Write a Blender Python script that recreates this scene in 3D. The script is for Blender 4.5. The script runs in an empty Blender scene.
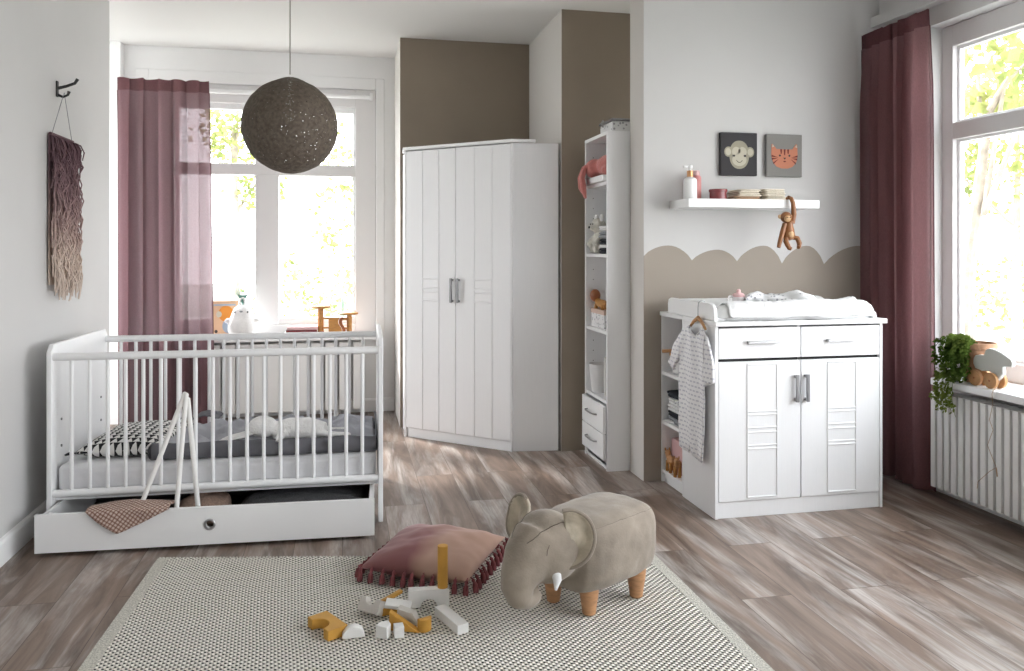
import bpy, bmesh, math, random
from mathutils import Vector, Matrix, Euler, noise
RND = random.Random(11)
SC = bpy.context.scene
COL = SC.collection
PI = math.pi

# ------------------------------------------------------------------ materials
def lin(c):
    return tuple((v/255/12.92 if v/255 <= .04045 else ((v/255+.055)/1.055)**2.4) for v in c)

def mat(name, col, rough=.5, metal=0.0, var=0.0, scale=8.0, bump=0.0, bscale=60.0, sheen=0.0, stretch=None, spec=.5, trans=0.0):
    """Principled material with a little procedural noise in colour and bump."""
    m = bpy.data.materials.new(name); m.use_nodes = True
    nt = m.node_tree; N = nt.nodes; L = nt.links
    b = N['Principled BSDF']
    b.inputs['Base Color'].default_value = (*col, 1)
    b.inputs['Roughness'].default_value = rough
    b.inputs['Metallic'].default_value = metal
    b.inputs['Specular IOR Level'].default_value = spec
    if sheen:
        b.inputs['Sheen Weight'].default_value = sheen
        b.inputs['Sheen Roughness'].default_value = .4
    tc = N.new('ShaderNodeTexCoord')
    src = tc.outputs['Object']
    if stretch:
        mp = N.new('ShaderNodeMapping'); mp.inputs['Scale'].default_value = stretch
        L.new(src, mp.inputs['Vector']); src = mp.outputs['Vector']
    if var:
        n = N.new('ShaderNodeTexNoise'); n.inputs['Scale'].default_value = scale; n.inputs['Detail'].default_value = 5
        L.new(src, n.inputs['Vector'])
        r = N.new('ShaderNodeValToRGB')
        r.color_ramp.elements[0].position = .3; r.color_ramp.elements[1].position = .7
        r.color_ramp.elements[0].color = (*[max(0, c*(1-var)) for c in col], 1)
        r.color_ramp.elements[1].color = (*[min(1, c*(1+var)) for c in col], 1)
        L.new(n.outputs['Fac'], r.inputs['Fac']); L.new(r.outputs['Color'], b.inputs['Base Color'])
    if bump:
        n2 = N.new('ShaderNodeTexNoise'); n2.inputs['Scale'].default_value = bscale; n2.inputs['Detail'].default_value = 4
        L.new(src, n2.inputs['Vector'])
        bp = N.new('ShaderNodeBump'); bp.inputs['Strength'].default_value = bump; bp.inputs['Distance'].default_value = .01
        L.new(n2.outputs['Fac'], bp.inputs['Height']); L.new(bp.outputs['Normal'], b.inputs['Normal'])
    return m

M = {}
M['white'] = mat('white_lacquer', (.86, .865, .87), .42, var=.01, scale=3)
M['white_wood'] = mat('white_wood_grain', (.86, .865, .875), .45, var=.012, scale=6, bump=.025, bscale=40, stretch=(30, 30, 1.2))
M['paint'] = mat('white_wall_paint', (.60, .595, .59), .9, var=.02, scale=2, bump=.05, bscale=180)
M['paint_lit'] = mat('window_lit_wall_paint', (.80, .80, .80), .9, var=.02, scale=2, bump=.05, bscale=180)  # wall paint lightened to carry the window light on the bay walls
M['ceil'] = mat('ceiling_paint', (.70, .69, .68), .95)
M['drawer_inside'] = mat('dark_drawer_inside', (.05, .046, .045), .8)  # drawer back and bottom, darker than its sides
M['taupe'] = mat('shaded_taupe_paint', (.265, .218, .170), .9, var=.05, scale=3, bump=.05, bscale=160)  # same paint as the dado, darkened for the shade in the niche
M['taupe_lit'] = mat('lit_taupe_paint', (.34, .298, .255), .9, var=.03, scale=3, bump=.05, bscale=160)  # the dado's lit copy of that taupe
M['cream'] = mat('cream_wall_paint', (.62, .595, .565), .9, bump=.05, bscale=160)
M['frame'] = mat('window_frame_paint', (.74, .73, .73), .5)
M['steel'] = mat('brushed_steel', (.42, .42, .43), .32, metal=1.0, bump=.02, bscale=200)
M['dark_steel'] = mat('grey_metal', (.30, .30, .31), .35, metal=.9)
M['black'] = mat('black_metal', (.015, .015, .016), .45)
M['dark'] = mat('dark_hole_gap_shade', (.02, .02, .02), .8)
M['radiator'] = mat('radiator_enamel', (.80, .80, .79), .35)
M['sheet'] = mat('pale_grey_sheet', (.78, .78, .80), .95, var=.05, scale=9, bump=.25, bscale=22)
M['duvet'] = mat('grey_duvet', (.40, .405, .445), .95, var=.10, scale=6, bump=.25, bscale=18)
M['duvet_dark'] = mat('dark_grey_lining', (.14, .14, .155), .95, var=.1, scale=8, bump=.2, bscale=30)
M['plush_white'] = mat('white_plush', (.84, .83, .82), 1.0, var=.05, scale=30, bump=.5, bscale=120, sheen=.3)
M['wood'] = mat('light_wood', (.50, .27, .12), .55, var=.22, scale=5, stretch=(3, 3, 18), bump=.05, bscale=30)
M['wood_amber'] = mat('amber_wood', (.46, .22, .06), .5, var=.2, scale=6, stretch=(4, 4, 14))
M['wood_red'] = mat('reddish_wood', (.30, .10, .035), .4, var=.25, scale=14)
M['teak'] = mat('teak_wood', (.25, .10, .034), .4, var=.25, scale=14)
M['mustard'] = mat('mustard_paint', (.56, .29, .045), .6, var=.07, scale=20)
M['block_white'] = mat('white_block_paint', (.82, .81, .79), .6, var=.03, scale=20)
M['block_grey'] = mat('warm_grey_block_paint', (.58, .55, .51), .65, var=.03, scale=20)
M['copper'] = mat('copper_collar', (.62, .33, .16), .35, metal=.7)
M['pink'] = mat('pink_plastic', (.62, .25, .24), .4)
M['pink_pale'] = mat('pale_pink', (.70, .45, .45), .5)
M['wine'] = mat('wine_red_glass', (.22, .055, .06), .25)
M['coral'] = mat('coral_plush', (.56, .20, .18), 1.0, var=.12, scale=40, bump=.5, bscale=150, sheen=.4)
M['muslin'] = mat('cream_muslin', (.70, .64, .54), 1.0, var=.06, scale=20, bump=.4, bscale=90)
M['muslin_brown'] = mat('tan_muslin', (.42, .28, .18), 1.0, var=.1, scale=20, bump=.4, bscale=90)
M['cloth_white'] = mat('white_cloth', (.74, .74, .74), 1.0, var=.04, scale=15, bump=.3, bscale=70)
M['cloth_grey'] = mat('grey_cloth', (.28, .29, .31), 1.0, var=.12, scale=15, bump=.3, bscale=80)
M['cloth_navy'] = mat('navy_black_cloth', (.022, .024, .032), 1.0, bump=.3, bscale=80)
M['eye'] = mat('black_eye', (.01, .01, .01), .2)

def nodes(name):
    m = bpy.data.materials.new(name); m.use_nodes = True
    nt = m.node_tree
    return m, nt.nodes, nt.links, nt.nodes['Principled BSDF']

def math_node(N, L, op, a, b=None):
    n = N.new('ShaderNodeMath'); n.operation = op
    for i, v in enumerate((a, b)):
        if v is None: continue
        if isinstance(v, (int, float)): n.inputs[i].default_value = v
        else: L.new(v, n.inputs[i])
    return n.outputs[0]

# floor: white-washed brown planks that run away from the camera
def floor_material():
    m, N, L, b = nodes('whitewashed_plank_floor')
    tc = N.new('ShaderNodeTexCoord'); mp = N.new('ShaderNodeMapping')
    mp.inputs['Rotation'].default_value = (0, 0, PI/2)
    L.new(tc.outputs['Object'], mp.inputs['Vector'])
    br = N.new('ShaderNodeTexBrick'); br.offset = .37; br.offset_frequency = 2
    br.inputs['Scale'].default_value = 1.0
    br.inputs['Brick Width'].default_value = 1.35; br.inputs['Row Height'].default_value = .205
    br.inputs['Mortar Size'].default_value = .0016; br.inputs['Mortar Smooth'].default_value = .2
    br.inputs['Color1'].default_value = (0, 0, 0, 1); br.inputs['Color2'].default_value = (1, 1, 1, 1)
    br.inputs['Mortar'].default_value = (.5, .5, .5, 1)
    L.new(mp.outputs['Vector'], br.inputs['Vector'])
    # plank-by-plank shift of the grain
    sep = N.new('ShaderNodeSeparateXYZ'); L.new(tc.outputs['Object'], sep.inputs[0])
    rnd = N.new('ShaderNodeRGBToBW'); L.new(br.outputs['Color'], rnd.inputs[0])
    def grain(sx, sy, sc, det, dist=.0):
        cx = N.new('ShaderNodeCombineXYZ')
        L.new(math_node(N, L, 'MULTIPLY', sep.outputs['X'], sx), cx.inputs['X'])
        L.new(math_node(N, L, 'ADD', math_node(N, L, 'MULTIPLY', sep.outputs['Y'], sy), math_node(N, L, 'MULTIPLY', rnd.outputs[0], 9.0)), cx.inputs['Y'])
        L.new(math_node(N, L, 'MULTIPLY', rnd.outputs[0], 7.0), cx.inputs['Z'])
        n = N.new('ShaderNodeTexNoise'); n.inputs['Scale'].default_value = sc; n.inputs['Detail'].default_value = det
        n.inputs['Distortion'].default_value = dist; n.inputs['Roughness'].default_value = .6
        L.new(cx.outputs[0], n.inputs['Vector']); return n.outputs['Fac']
    broad = grain(5.0, .75, 1.0, 6, 1.5); mid = grain(10, 1.3, 1.0, 7, 1.3); fine = grain(110, 6, 1.0, 4, .3)
    r1 = N.new('ShaderNodeValToRGB'); e = r1.color_ramp.elements
    e[0].position = .32; e[0].color = (.105, .074, .056, 1); e[1].position = .68; e[1].color = (.30, .222, .178, 1)
    L.new(mid, r1.inputs['Fac'])
    wash = N.new('ShaderNodeValToRGB'); e = wash.color_ramp.elements
    e[0].position = .47; e[0].color = (0, 0, 0, 1); e[1].position = .66; e[1].color = (1, 1, 1, 1)
    L.new(broad, wash.inputs['Fac'])
    fr = N.new('ShaderNodeValToRGB'); e = fr.color_ramp.elements
    e[0].position = .35; e[0].color = (.5, .5, .5, 1); e[1].position = .62; e[1].color = (1, 1, 1, 1)
    L.new(fine, fr.inputs['Fac'])
    mx = N.new('ShaderNodeMix'); mx.data_type = 'RGBA'
    L.new(math_node(N, L, 'MULTIPLY', math_node(N, L, 'MULTIPLY', wash.outputs[0], fr.outputs[0]), .66), mx.inputs['Factor'])
    L.new(r1.outputs[0], mx.inputs[6]); mx.inputs[7].default_value = (.66, .635, .615, 1)
    mx2 = N.new('ShaderNodeMix'); mx2.data_type = 'RGBA'; mx2.blend_type = 'MULTIPLY'
    L.new(br.outputs['Fac'], mx2.inputs['Factor']); L.new(mx.outputs[2], mx2.inputs[6]); mx2.inputs[7].default_value = (.45, .4, .36, 1)
    tint = N.new('ShaderNodeMix'); tint.data_type = 'RGBA'; tint.blend_type = 'MULTIPLY'; tint.inputs['Factor'].default_value = .55
    tr = N.new('ShaderNodeValToRGB'); tr.color_ramp.elements[0].color = (.80, .76, .73, 1); tr.color_ramp.elements[1].color = (1.15, 1.1, 1.08, 1)
    L.new(rnd.outputs[0], tr.inputs['Fac']); L.new(mx2.outputs[2], tint.inputs[6]); L.new(tr.outputs[0], tint.inputs[7])
    L.new(tint.outputs[2], b.inputs['Base Color'])
    b.inputs['Roughness'].default_value = .38; b.inputs['Specular IOR Level'].default_value = .45
    bp = N.new('ShaderNodeBump'); bp.inputs['Strength'].default_value = .12; bp.inputs['Distance'].default_value = .004
    L.new(fine, bp.inputs['Height']); L.new(bp.outputs[0], b.inputs['Normal'])
    return m
M['floor'] = floor_material()

def rug_material():
    """Off-white weave with staggered dark stitches."""
    m, N, L, b = nodes('woven_dotted_rug')
    tc = N.new('ShaderNodeTexCoord'); sep = N.new('ShaderNodeSeparateXYZ'); L.new(tc.outputs['UV'], sep.inputs[0])
    row = math_node(N, L, 'DIVIDE', sep.outputs['Y'], .0112)
    par = math_node(N, L, 'MULTIPLY', math_node(N, L, 'MODULO', math_node(N, L, 'FLOOR', row), 2.0), .5)
    col = math_node(N, L, 'ADD', math_node(N, L, 'DIVIDE', sep.outputs['X'], .0228), par)
    fx = math_node(N, L, 'ABSOLUTE', math_node(N, L, 'SUBTRACT', math_node(N, L, 'FRACT', col), .5))
    fy = math_node(N, L, 'ABSOLUTE', math_node(N, L, 'SUBTRACT', math_node(N, L, 'FRACT', row), .5))
    d = math_node(N, L, 'ADD', math_node(N, L, 'POWER', math_node(N, L, 'DIVIDE', fx, .19), 2.5), math_node(N, L, 'POWER', math_node(N, L, 'DIVIDE', fy, .42), 2.5))
    r = N.new('ShaderNodeValToRGB'); e = r.color_ramp.elements
    e[0].position = .75; e[0].color = (.014, .013, .012, 1); e[1].position = 1.15; e[1].color = (.85, .815, .735, 1)
    L.new(d, r.inputs['Fac'])
    n = N.new('ShaderNodeTexNoise'); n.inputs['Scale'].default_value = 160; L.new(tc.outputs['UV'], n.inputs['Vector'])
    mx = N.new('ShaderNodeMix'); mx.data_type = 'RGBA'; mx.blend_type = 'MULTIPLY'; mx.inputs['Factor'].default_value = .18
    L.new(r.outputs[0], mx.inputs[6]); L.new(n.outputs['Fac'], mx.inputs[7])
    L.new(mx.outputs[2], b.inputs['Base Color']); b.inputs['Roughness'].default_value = 1
    bp = N.new('ShaderNodeBump'); bp.inputs['Strength'].default_value = .5; bp.inputs['Distance'].default_value = .004
    L.new(d, bp.inputs['Height']); L.new(bp.outputs[0], b.inputs['Normal'])
    return m
M['rug'] = rug_material()
M['rug_edge'] = mat('rug_selvedge', (.56, .54, .48), 1.0, var=.35, scale=160, bump=.5, bscale=200)

def curtain_material(name, col, tcol, clear):
    m, N, L, b = nodes(name)
    out = N['Material Output']
    tc = N.new('ShaderNodeTexCoord')
    n = N.new('ShaderNodeTexNoise'); n.inputs['Scale'].default_value = 90; n.inputs['Detail'].default_value = 5
    mp = N.new('ShaderNodeMapping'); mp.inputs['Scale'].default_value = (6, 6, 1)
    L.new(tc.outputs['Object'], mp.inputs[0]); L.new(mp.outputs[0], n.inputs['Vector'])
    r = N.new('ShaderNodeValToRGB'); r.color_ramp.elements[0].position = .35; r.color_ramp.elements[1].position = .65
    r.color_ramp.elements[0].color = (*[c*.8 for c in col], 1); r.color_ramp.elements[1].color = (*[c*1.15 for c in col], 1)
    L.new(n.outputs['Fac'], r.inputs['Fac'])
    df = N.new('ShaderNodeBsdfDiffuse'); L.new(r.outputs[0], df.inputs['Color'])
    tl = N.new('ShaderNodeBsdfTranslucent'); tl.inputs['Color'].default_value = (*tcol, 1)
    tp = N.new('ShaderNodeBsdfTransparent'); tp.inputs['Color'].default_value = (.92, .86, .89, 1)
    m1 = N.new('ShaderNodeMixShader'); m1.inputs[0].default_value = .35
    L.new(df.outputs[0], m1.inputs[1]); L.new(tl.outputs[0], m1.inputs[2])
    m2 = N.new('ShaderNodeMixShader'); m2.inputs[0].default_value = clear
    L.new(m1.outputs[0], m2.inputs[1]); L.new(tp.outputs[0], m2.inputs[2])
    L.new(m2.outputs[0], out.inputs['Surface'])
    return m
M['curtain'] = curtain_material('sheer_mauve_linen', (.165, .084, .094), (.26, .18, .195), .045)
M['curtain_hem'] = curtain_material('mauve_linen_header', (.13, .056, .064), (.15, .08, .085), .02)
M['curtain_thick'] = curtain_material('dense_mauve_linen', (.22, .11, .115), (.28, .16, .165), .06)

def glass_material():
    m, N, L, b = nodes('window_glass'); out = N['Material Output']
    tp = N.new('ShaderNodeBsdfTransparent'); gl = N.new('ShaderNodeBsdfGlossy'); gl.inputs['Roughness'].default_value = .02
    mx = N.new('ShaderNodeMixShader'); mx.inputs[0].default_value = .045; L.new(tp.outputs[0], mx.inputs[1]); L.new(gl.outputs[0], mx.inputs[2])
    L.new(mx.outputs[0], out.inputs['Surface']); return m
M['glass'] = glass_material()

def leaf_material(name, c1, c2, tl):
    m, N, L, b = nodes(name); out = N['Material Output']
    tc = N.new('ShaderNodeTexCoord')
    n = N.new('ShaderNodeTexNoise'); n.inputs['Scale'].default_value = 3.0; L.new(tc.outputs['Object'], n.inputs['Vector'])
    r = N.new('ShaderNodeValToRGB'); r.color_ramp.elements[0].position = .35; r.color_ramp.elements[1].position = .65
    r.color_ramp.elements[0].color = (*c1, 1); r.color_ramp.elements[1].color = (*c2, 1); L.new(n.outputs['Fac'], r.inputs['Fac'])
    df = N.new('ShaderNodeBsdfDiffuse'); tr = N.new('ShaderNodeBsdfTranslucent')
    L.new(r.outputs[0], df.inputs[0]); L.new(r.outputs[0], tr.inputs[0])
    mx = N.new('ShaderNodeMixShader'); mx.inputs[0].default_value = tl
    L.new(df.outputs[0], mx.inputs[1]); L.new(tr.outputs[0], mx.inputs[2]); L.new(mx.outputs[0], out.inputs['Surface'])
    return m
M['leaf'] = leaf_material('tree_leaves', (.19, .23, .08), (.36, .37, .15), .5)
M['ivy'] = leaf_material('ivy_leaves', (.045, .085, .016), (.17, .22, .05), .3)
M['bark'] = mat('bark', (.30, .26, .21), .9, var=.3, scale=12)

# ------------------------------------------------------------------ geometry helpers
class MB:
    """Collects shapes into one bmesh; build() links them as one object."""
    def __init__(s): s.bm = bmesh.new(); s.mi = 0
    def _f(s, vs):
        try:
            f = s.bm.faces.new(vs); f.material_index = s.mi; return f
        except ValueError: return None
    def box(s, x0, x1, y0, y1, z0, z1, rot=None, piv=None):
        p = [Vector((x, y, z)) for z in (z0, z1) for y in (y0, y1) for x in (x0, x1)]
        if rot is not None:
            c = Vector(piv) if piv is not None else Vector(((x0+x1)/2, (y0+y1)/2, (z0+z1)/2))
            p = [rot @ (q-c) + c for q in p]
        v = [s.bm.verts.new(q) for q in p]
        for f in ((0, 2, 3, 1), (4, 5, 7, 6), (0, 1, 5, 4), (2, 6, 7, 3), (0, 4, 6, 2), (1, 3, 7, 5)): s._f([v[i] for i in f])
        return s
    def rings(s, rings, cap=True, closed=False):
        R = [[s.bm.verts.new(p) for p in r] for r in rings]
        n = len(R[0]); k = len(R)
        for i in range(k if closed else k-1):
            a, b = R[i], R[(i+1) % k]
            for j in range(n): s._f((a[j], a[(j+1) % n], b[(j+1) % n], b[j]))
        if cap and not closed:
            s._f(list(reversed(R[0]))); s._f(R[-1])
        return s
    def tube(s, pts, r, n=10, cap=True, flat=1.0, closed=False):
        P = [Vector(p) for p in pts]; k = len(P)
        rr = r if isinstance(r, (list, tuple)) else [r]*k
        rings = []; up = None
        for i in range(k):
            t = (P[(i+1) % k]-P[i-1]) if closed else (P[min(i+1, k-1)]-P[max(i-1, 0)])
            t.normalize()
            if up is None:
                up = Vector((0, 0, 1)) if abs(t.z) < .9 else Vector((1, 0, 0))
            a = t.cross(up); a.normalize(); b = a.cross(t); b.normalize(); up = b
            rings.append([P[i] + a*math.cos(2*PI*j/n)*rr[i] + b*math.sin(2*PI*j/n)*rr[i]*flat for j in range(n)])
        return s.rings(rings, cap, closed)
    def lathe(s, prof, c=(0, 0, 0), n=24, cap=True, axis='z', rot=None):
        c = Vector(c); rings = []
        for r, z in prof:
            ring = []
            for j in range(n):
                a = 2*PI*j/n
                p = Vector((r*math.cos(a), r*math.sin(a), z))
                if axis == 'x': p = Vector((p.z, p.x, p.y))
                elif axis == 'y': p = Vector((p.y, p.z, p.x))
                if rot is not None: p = rot @ p
                ring.append(c+p)
            rings.append(ring)
        return s.rings(rings, cap)
    def prism(s, poly, t0, t1, plane='xy', tf=None):
        def P(a, b, t):
            p = {'xy': (a, b, t), 'xz': (a, t, b), 'yz': (t, a, b)}[plane]
            p = Vector(p); return tf @ p if tf is not None else p
        return s.rings([[P(a, b, t0) for a, b in poly], [P(a, b, t1) for a, b in poly]])
    def ell(s, c, r, rot=None, n=20, m=12):
        c = Vector(c); r = Vector(r) if hasattr(r, '__len__') else Vector((r, r, r)); rings = []
        for i in range(m+1):
            th = PI*i/m; th = min(max(th, .02), PI-.02)
            ring = []
            for j in range(n):
                a = 2*PI*j/n
                p = Vector((r.x*math.sin(th)*math.cos(a), r.y*math.sin(th)*math.sin(a), -r.z*math.cos(th)))
                if rot is not None: p = rot @ p
                ring.append(c+p)
            rings.append(ring)
        return s.rings(rings)
    def grid(s, fn, nu, nv, mi=None):
        V = [[s.bm.verts.new(fn(i/nu, j/nv)) for j in range(nv+1)] for i in range(nu+1)]
        for i in range(nu):
            for j in range(nv): s._f((V[i][j], V[i+1][j], V[i+1][j+1], V[i][j+1]))
        return s
    def build(s, name, m=None, parent=None, smooth=False, bevel=0, seg=2, sub=0, solid=0, ang=40, autosm=True):
        bmesh.ops.recalc_face_normals(s.bm, faces=s.bm.faces[:])
        me = bpy.data.meshes.new(name); s.bm.to_mesh(me); s.bm.free()
        ms = m if isinstance(m, (list, tuple)) else [m]
        for x in ms:
            me.materials.append(M[x] if isinstance(x, str) else x)
        o = bpy.data.objects.new(name, me); COL.objects.link(o)
        if parent is not None: o.parent = parent
        if solid:
            d = o.modifiers.new('solid', 'SOLIDIFY'); d.thickness = solid; d.offset = 0
        if bevel:
            d = o.modifiers.new('bevel', 'BEVEL'); d.width = bevel; d.segments = seg; d.limit_method = 'ANGLE'; d.angle_limit = math.radians(35)
            d.harden_normals = False
        if sub:
            d = o.modifiers.new('sub', 'SUBSURF'); d.levels = sub; d.render_levels = sub
        if smooth or bevel or sub:
            for p in me.polygons: p.use_smooth = True
            if not sub and hasattr(me, 'set_sharp_from_angle'):
                me.set_sharp_from_angle(angle=math.radians(ang))
        return o

def voxel_mesh(mb, voxel, smooth_it=6, fac=.6, disp=None):
    """Fuses the collected shapes into one continuous surface and returns an MB that holds it."""
    me = bpy.data.meshes.new('tmp'); bmesh.ops.recalc_face_normals(mb.bm, faces=mb.bm.faces[:]); mb.bm.to_mesh(me); mb.bm.free()
    o = bpy.data.objects.new('tmp', me); COL.objects.link(o)
    d = o.modifiers.new('r', 'REMESH'); d.mode = 'VOXEL'; d.voxel_size = voxel
    d = o.modifiers.new('s', 'SMOOTH'); d.factor = fac; d.iterations = smooth_it
    dg = bpy.context.evaluated_depsgraph_get()
    out = MB(); out.bm.from_mesh(o.evaluated_get(dg).to_mesh())
    bpy.data.objects.remove(o); bpy.data.meshes.remove(me)
    if disp:
        out.bm.normal_update()
        for v in out.bm.verts: v.co += v.normal*disp(v.co)
    return out

def thing(name, label, cat, loc=(0, 0, 0), rz=0.0, group=None, kind=None):
    o = bpy.data.objects.new(name, None); COL.objects.link(o)
    o.empty_display_size = .05; o.location = loc; o.rotation_euler = (0, 0, rz)
    return tag(o, label, cat, group, kind)
def tag(o, label=None, cat=None, group=None, kind=None):
    if label: o['label'] = label
    if cat: o['category'] = cat
    if group: o['group'] = group
    if kind: o['kind'] = kind
    return o
def struct(o, label, cat):
    return tag(o, label, cat, None, 'structure')
def copy_thing(root, loc, rz, label=None):
    r = root.copy(); COL.objects.link(r); r.location = loc; r.rotation_euler = (0, 0, rz)
    if label: r['label'] = label
    for ch in root.children:
        c = ch.copy(); COL.objects.link(c); c.parent = r
        for g in ch.children:
            d = g.copy(); COL.objects.link(d); d.parent = c
    return r
def rotz(a): return Matrix.Rotation(a, 3, 'Z')
def rotx(a): return Matrix.Rotation(a, 3, 'X')
def roty(a): return Matrix.Rotation(a, 3, 'Y')
def fbm(p, o=4): return noise.fractal(Vector(p), 1.0, 2.0, o)
# ------------------------------------------------------------------ camera
cam = bpy.data.cameras.new('camera'); co = bpy.data.objects.new('camera', cam); COL.objects.link(co)
cam.sensor_width = 36; cam.lens = 798.197/1024*36; cam.shift_y = -(335.5-249.312)/1024
cam.clip_start = .05
co.location = (0, 0, 1.29); co.rotation_euler = (PI/2, 0, -.209)
SC.camera = co

# ------------------------------------------------------------------ room shell
H = 2.823
def room_box(name, label, cat, m, *b):
    return struct(MB().box(*b).build(name, m), label, cat)
room_box('floor', 'brown plank floor with white-washed grain', 'floor', 'floor', -2.8, 3.4, -2.3, 6.65, -.12, 0)
room_box('ceiling', 'plain off-white ceiling', 'ceiling', 'ceil', -2.8, 3.4, -2.3, 6.65, H, H+.12)
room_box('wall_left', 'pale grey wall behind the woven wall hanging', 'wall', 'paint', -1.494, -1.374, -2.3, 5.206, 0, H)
room_box('wall_bay', 'white return wall of the window bay', 'wall', 'paint_lit', -2.8, -1.494, 5.086, 5.206, 0, H)

def wall_with_hole(name, label, m, axis, t0, t1, a0, a1, h0, h1, z0, z1):
    """A wall slab along x or y with one rectangular opening."""
    mb = MB()
    for (p, q, r, s) in ((a0, h0, 0, H), (h1, a1, 0, H), (h0, h1, 0, z0), (h0, h1, z1, H)):
        if axis == 'x': mb.box(p, q, t0, t1, r, s)
        else: mb.box(t0, t1, p, q, r, s)
    bmesh.ops.remove_doubles(mb.bm, verts=mb.bm.verts[:], dist=1e-5)
    return struct(mb.build(name, m), label, 'wall')
wall_with_hole('wall_back', 'white wall around the back window', 'paint_lit', 'x', 6.456, 6.62, -2.8, .407, -1.43, .26, .60, 2.56)
wall_with_hole('wall_far_left', 'white side wall of the window bay', 'paint_lit', 'y', -2.8, -2.68, 5.206, 6.62, 5.25, 6.40, .20, 2.70)
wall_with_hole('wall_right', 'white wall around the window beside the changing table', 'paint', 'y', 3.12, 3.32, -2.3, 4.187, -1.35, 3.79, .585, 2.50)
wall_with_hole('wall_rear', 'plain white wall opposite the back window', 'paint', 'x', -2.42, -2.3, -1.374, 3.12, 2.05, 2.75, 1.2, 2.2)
room_box('trim_1', 'white pilaster at the end of the window bay', 'trim', 'white', -1.675, -1.605, 6.36, 6.456, 0, H)

# taupe niche: the walls that face the room are taupe, the side cheeks cream
mb = MB()
mb.prism([(.407, 5.822), (1.367, 5.822), (1.367, 4.919), (3.3, 4.919), (3.3, 6.62), (.407, 6.62)], 0, H)
mb.bm.normal_update()
bmesh.ops.recalc_face_normals(mb.bm, faces=mb.bm.faces[:])
for f in mb.bm.faces:
    f.material_index = 0 if f.normal.y < -.9 else 1
struct(mb.build('wall_niche', ['taupe', 'cream']), 'taupe wall that steps around the corner wardrobe', 'wall')

# wall behind the changing table with a scalloped taupe dado
def scallop_line():
    valley = [(1.636, 1.252), (1.924, 1.228), (2.200, 1.222), (2.482, 1.208), (2.753, 1.204), (3.12, 1.262)]
    peak = [(1.795, 1.311), (2.085, 1.288), (2.375, 1.311), (2.645, 1.311), (2.945, 1.308)]
    pts = []
    for i, (px, pz) in enumerate(peak):
        (ax, az), (bx, bz) = valley[i], valley[i+1]
        for k in range(12):
            t = k/12
            x = ax+(bx-ax)*t; base = az+(bz-az)*t
            tp = (px-ax)/(bx-ax)
            u = t/tp*.5 if t < tp else .5+(t-tp)/(1-tp)*.5
            pts.append((x, base+(pz-(az+(bz-az)*tp))*math.sin(PI*u)**.75))
    pts.append(valley[-1]); return pts
mb = MB(); line = scallop_line(); y0, y1 = 4.187, 4.40
v = lambda *p: mb.bm.verts.new(p)
low = [v(1.636, y0, 0), v(3.12, y0, 0)]; ln = [v(x, y0, z) for x, z in line]; top = [v(1.636, y0, H), v(3.12, y0, H)]
for i in range(len(ln)-1):       # strips below and above the painted edge
    a, b = ln[i], ln[i+1]
    la = low[0] if i == 0 else lb; lb = low[1] if i == len(ln)-2 else v(b.co.x, y0, 0)
    ta = top[0] if i == 0 else tb; tb = top[1] if i == len(ln)-2 else v(b.co.x, y0, H)
    f = mb._f((la, lb, b, a)); f.material_index = 1
    f = mb._f((a, b, tb, ta)); f.material_index = 0
bk = [v(1.636, y1, 0), v(1.636, y1, H), v(3.12, y1, 0), v(3.12, y1, H)]
for f in ((low[0], ln[0], top[0], bk[1], bk[0]), (low[1], bk[2], bk[3], top[1], ln[-1]), (bk[0], bk[1], bk[3], bk[2])):
    q = mb._f(f); q.material_index = 2
struct(mb.build('wall_middle', ['paint', 'taupe_lit', 'cream']), 'white wall with a scalloped taupe dado behind the changing table', 'wall')

# skirting boards
def skirt(name, label, poly_axis, a0, a1, face, out):
    prof = [(0, 0), (.018, 0), (.018, .088), (.012, .100), (0, .104)]
    mb = MB()
    if poly_axis == 'y': mb.prism([(face+out*x, z) for x, z in prof], a0, a1, 'xz')
    else: mb.prism([(face+out*x, z) for x, z in prof], a0, a1, 'yz')
    return struct(mb.build(name, 'white'), label, 'baseboard')
skirt('baseboard_left', 'white skirting board below the woven wall hanging', 'y', -2.3, 5.206, -1.374, 1)
skirt('baseboard_back', 'white skirting board below the back window', 'x', -1.6, .407, 6.456, -1)
skirt('baseboard_right', 'white skirting board behind the long radiator', 'y', -2.3, 4.187, 3.12, -1)

# ------------------------------------------------------------------ back window
w1 = tag(bpy.data.objects.new('window_1', None), 'white casement window above the back radiator', 'window', None, 'structure'); COL.objects.link(w1)
def frame_mesh(mb, axis, t0, t1, bars):
    for a0, a1, z0, z1 in bars:
        k = .0015 if a1-a0 > z1-z0 else 0      # rails lie a hair behind the stiles
        t0, t1 = t0+k, t1-k
        if axis == 'x': mb.box(a0, a1, t0, t1, z0, z1)
        else: mb.box(t0, t1, a0, a1, z0, z1)
        t0, t1 = t0-k, t1+k
mb = MB()
frame_mesh(mb, 'x', 6.475, 6.555, [(-1.43, -1.27, .60, 2.56), (.10, .26, .60, 2.56), (-1.27, .10, .60, .70), (-1.27, .10, 2.42, 2.56),
                                   (-1.27, .10, 1.868, 1.955), (-.665, -.488, .70, 1.868), (-.665, -.488, 1.955, 2.42)])
mb.build('window_frame', 'frame', w1, bevel=.004)
mb = MB()   # the sashes, a step behind the frame
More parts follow.
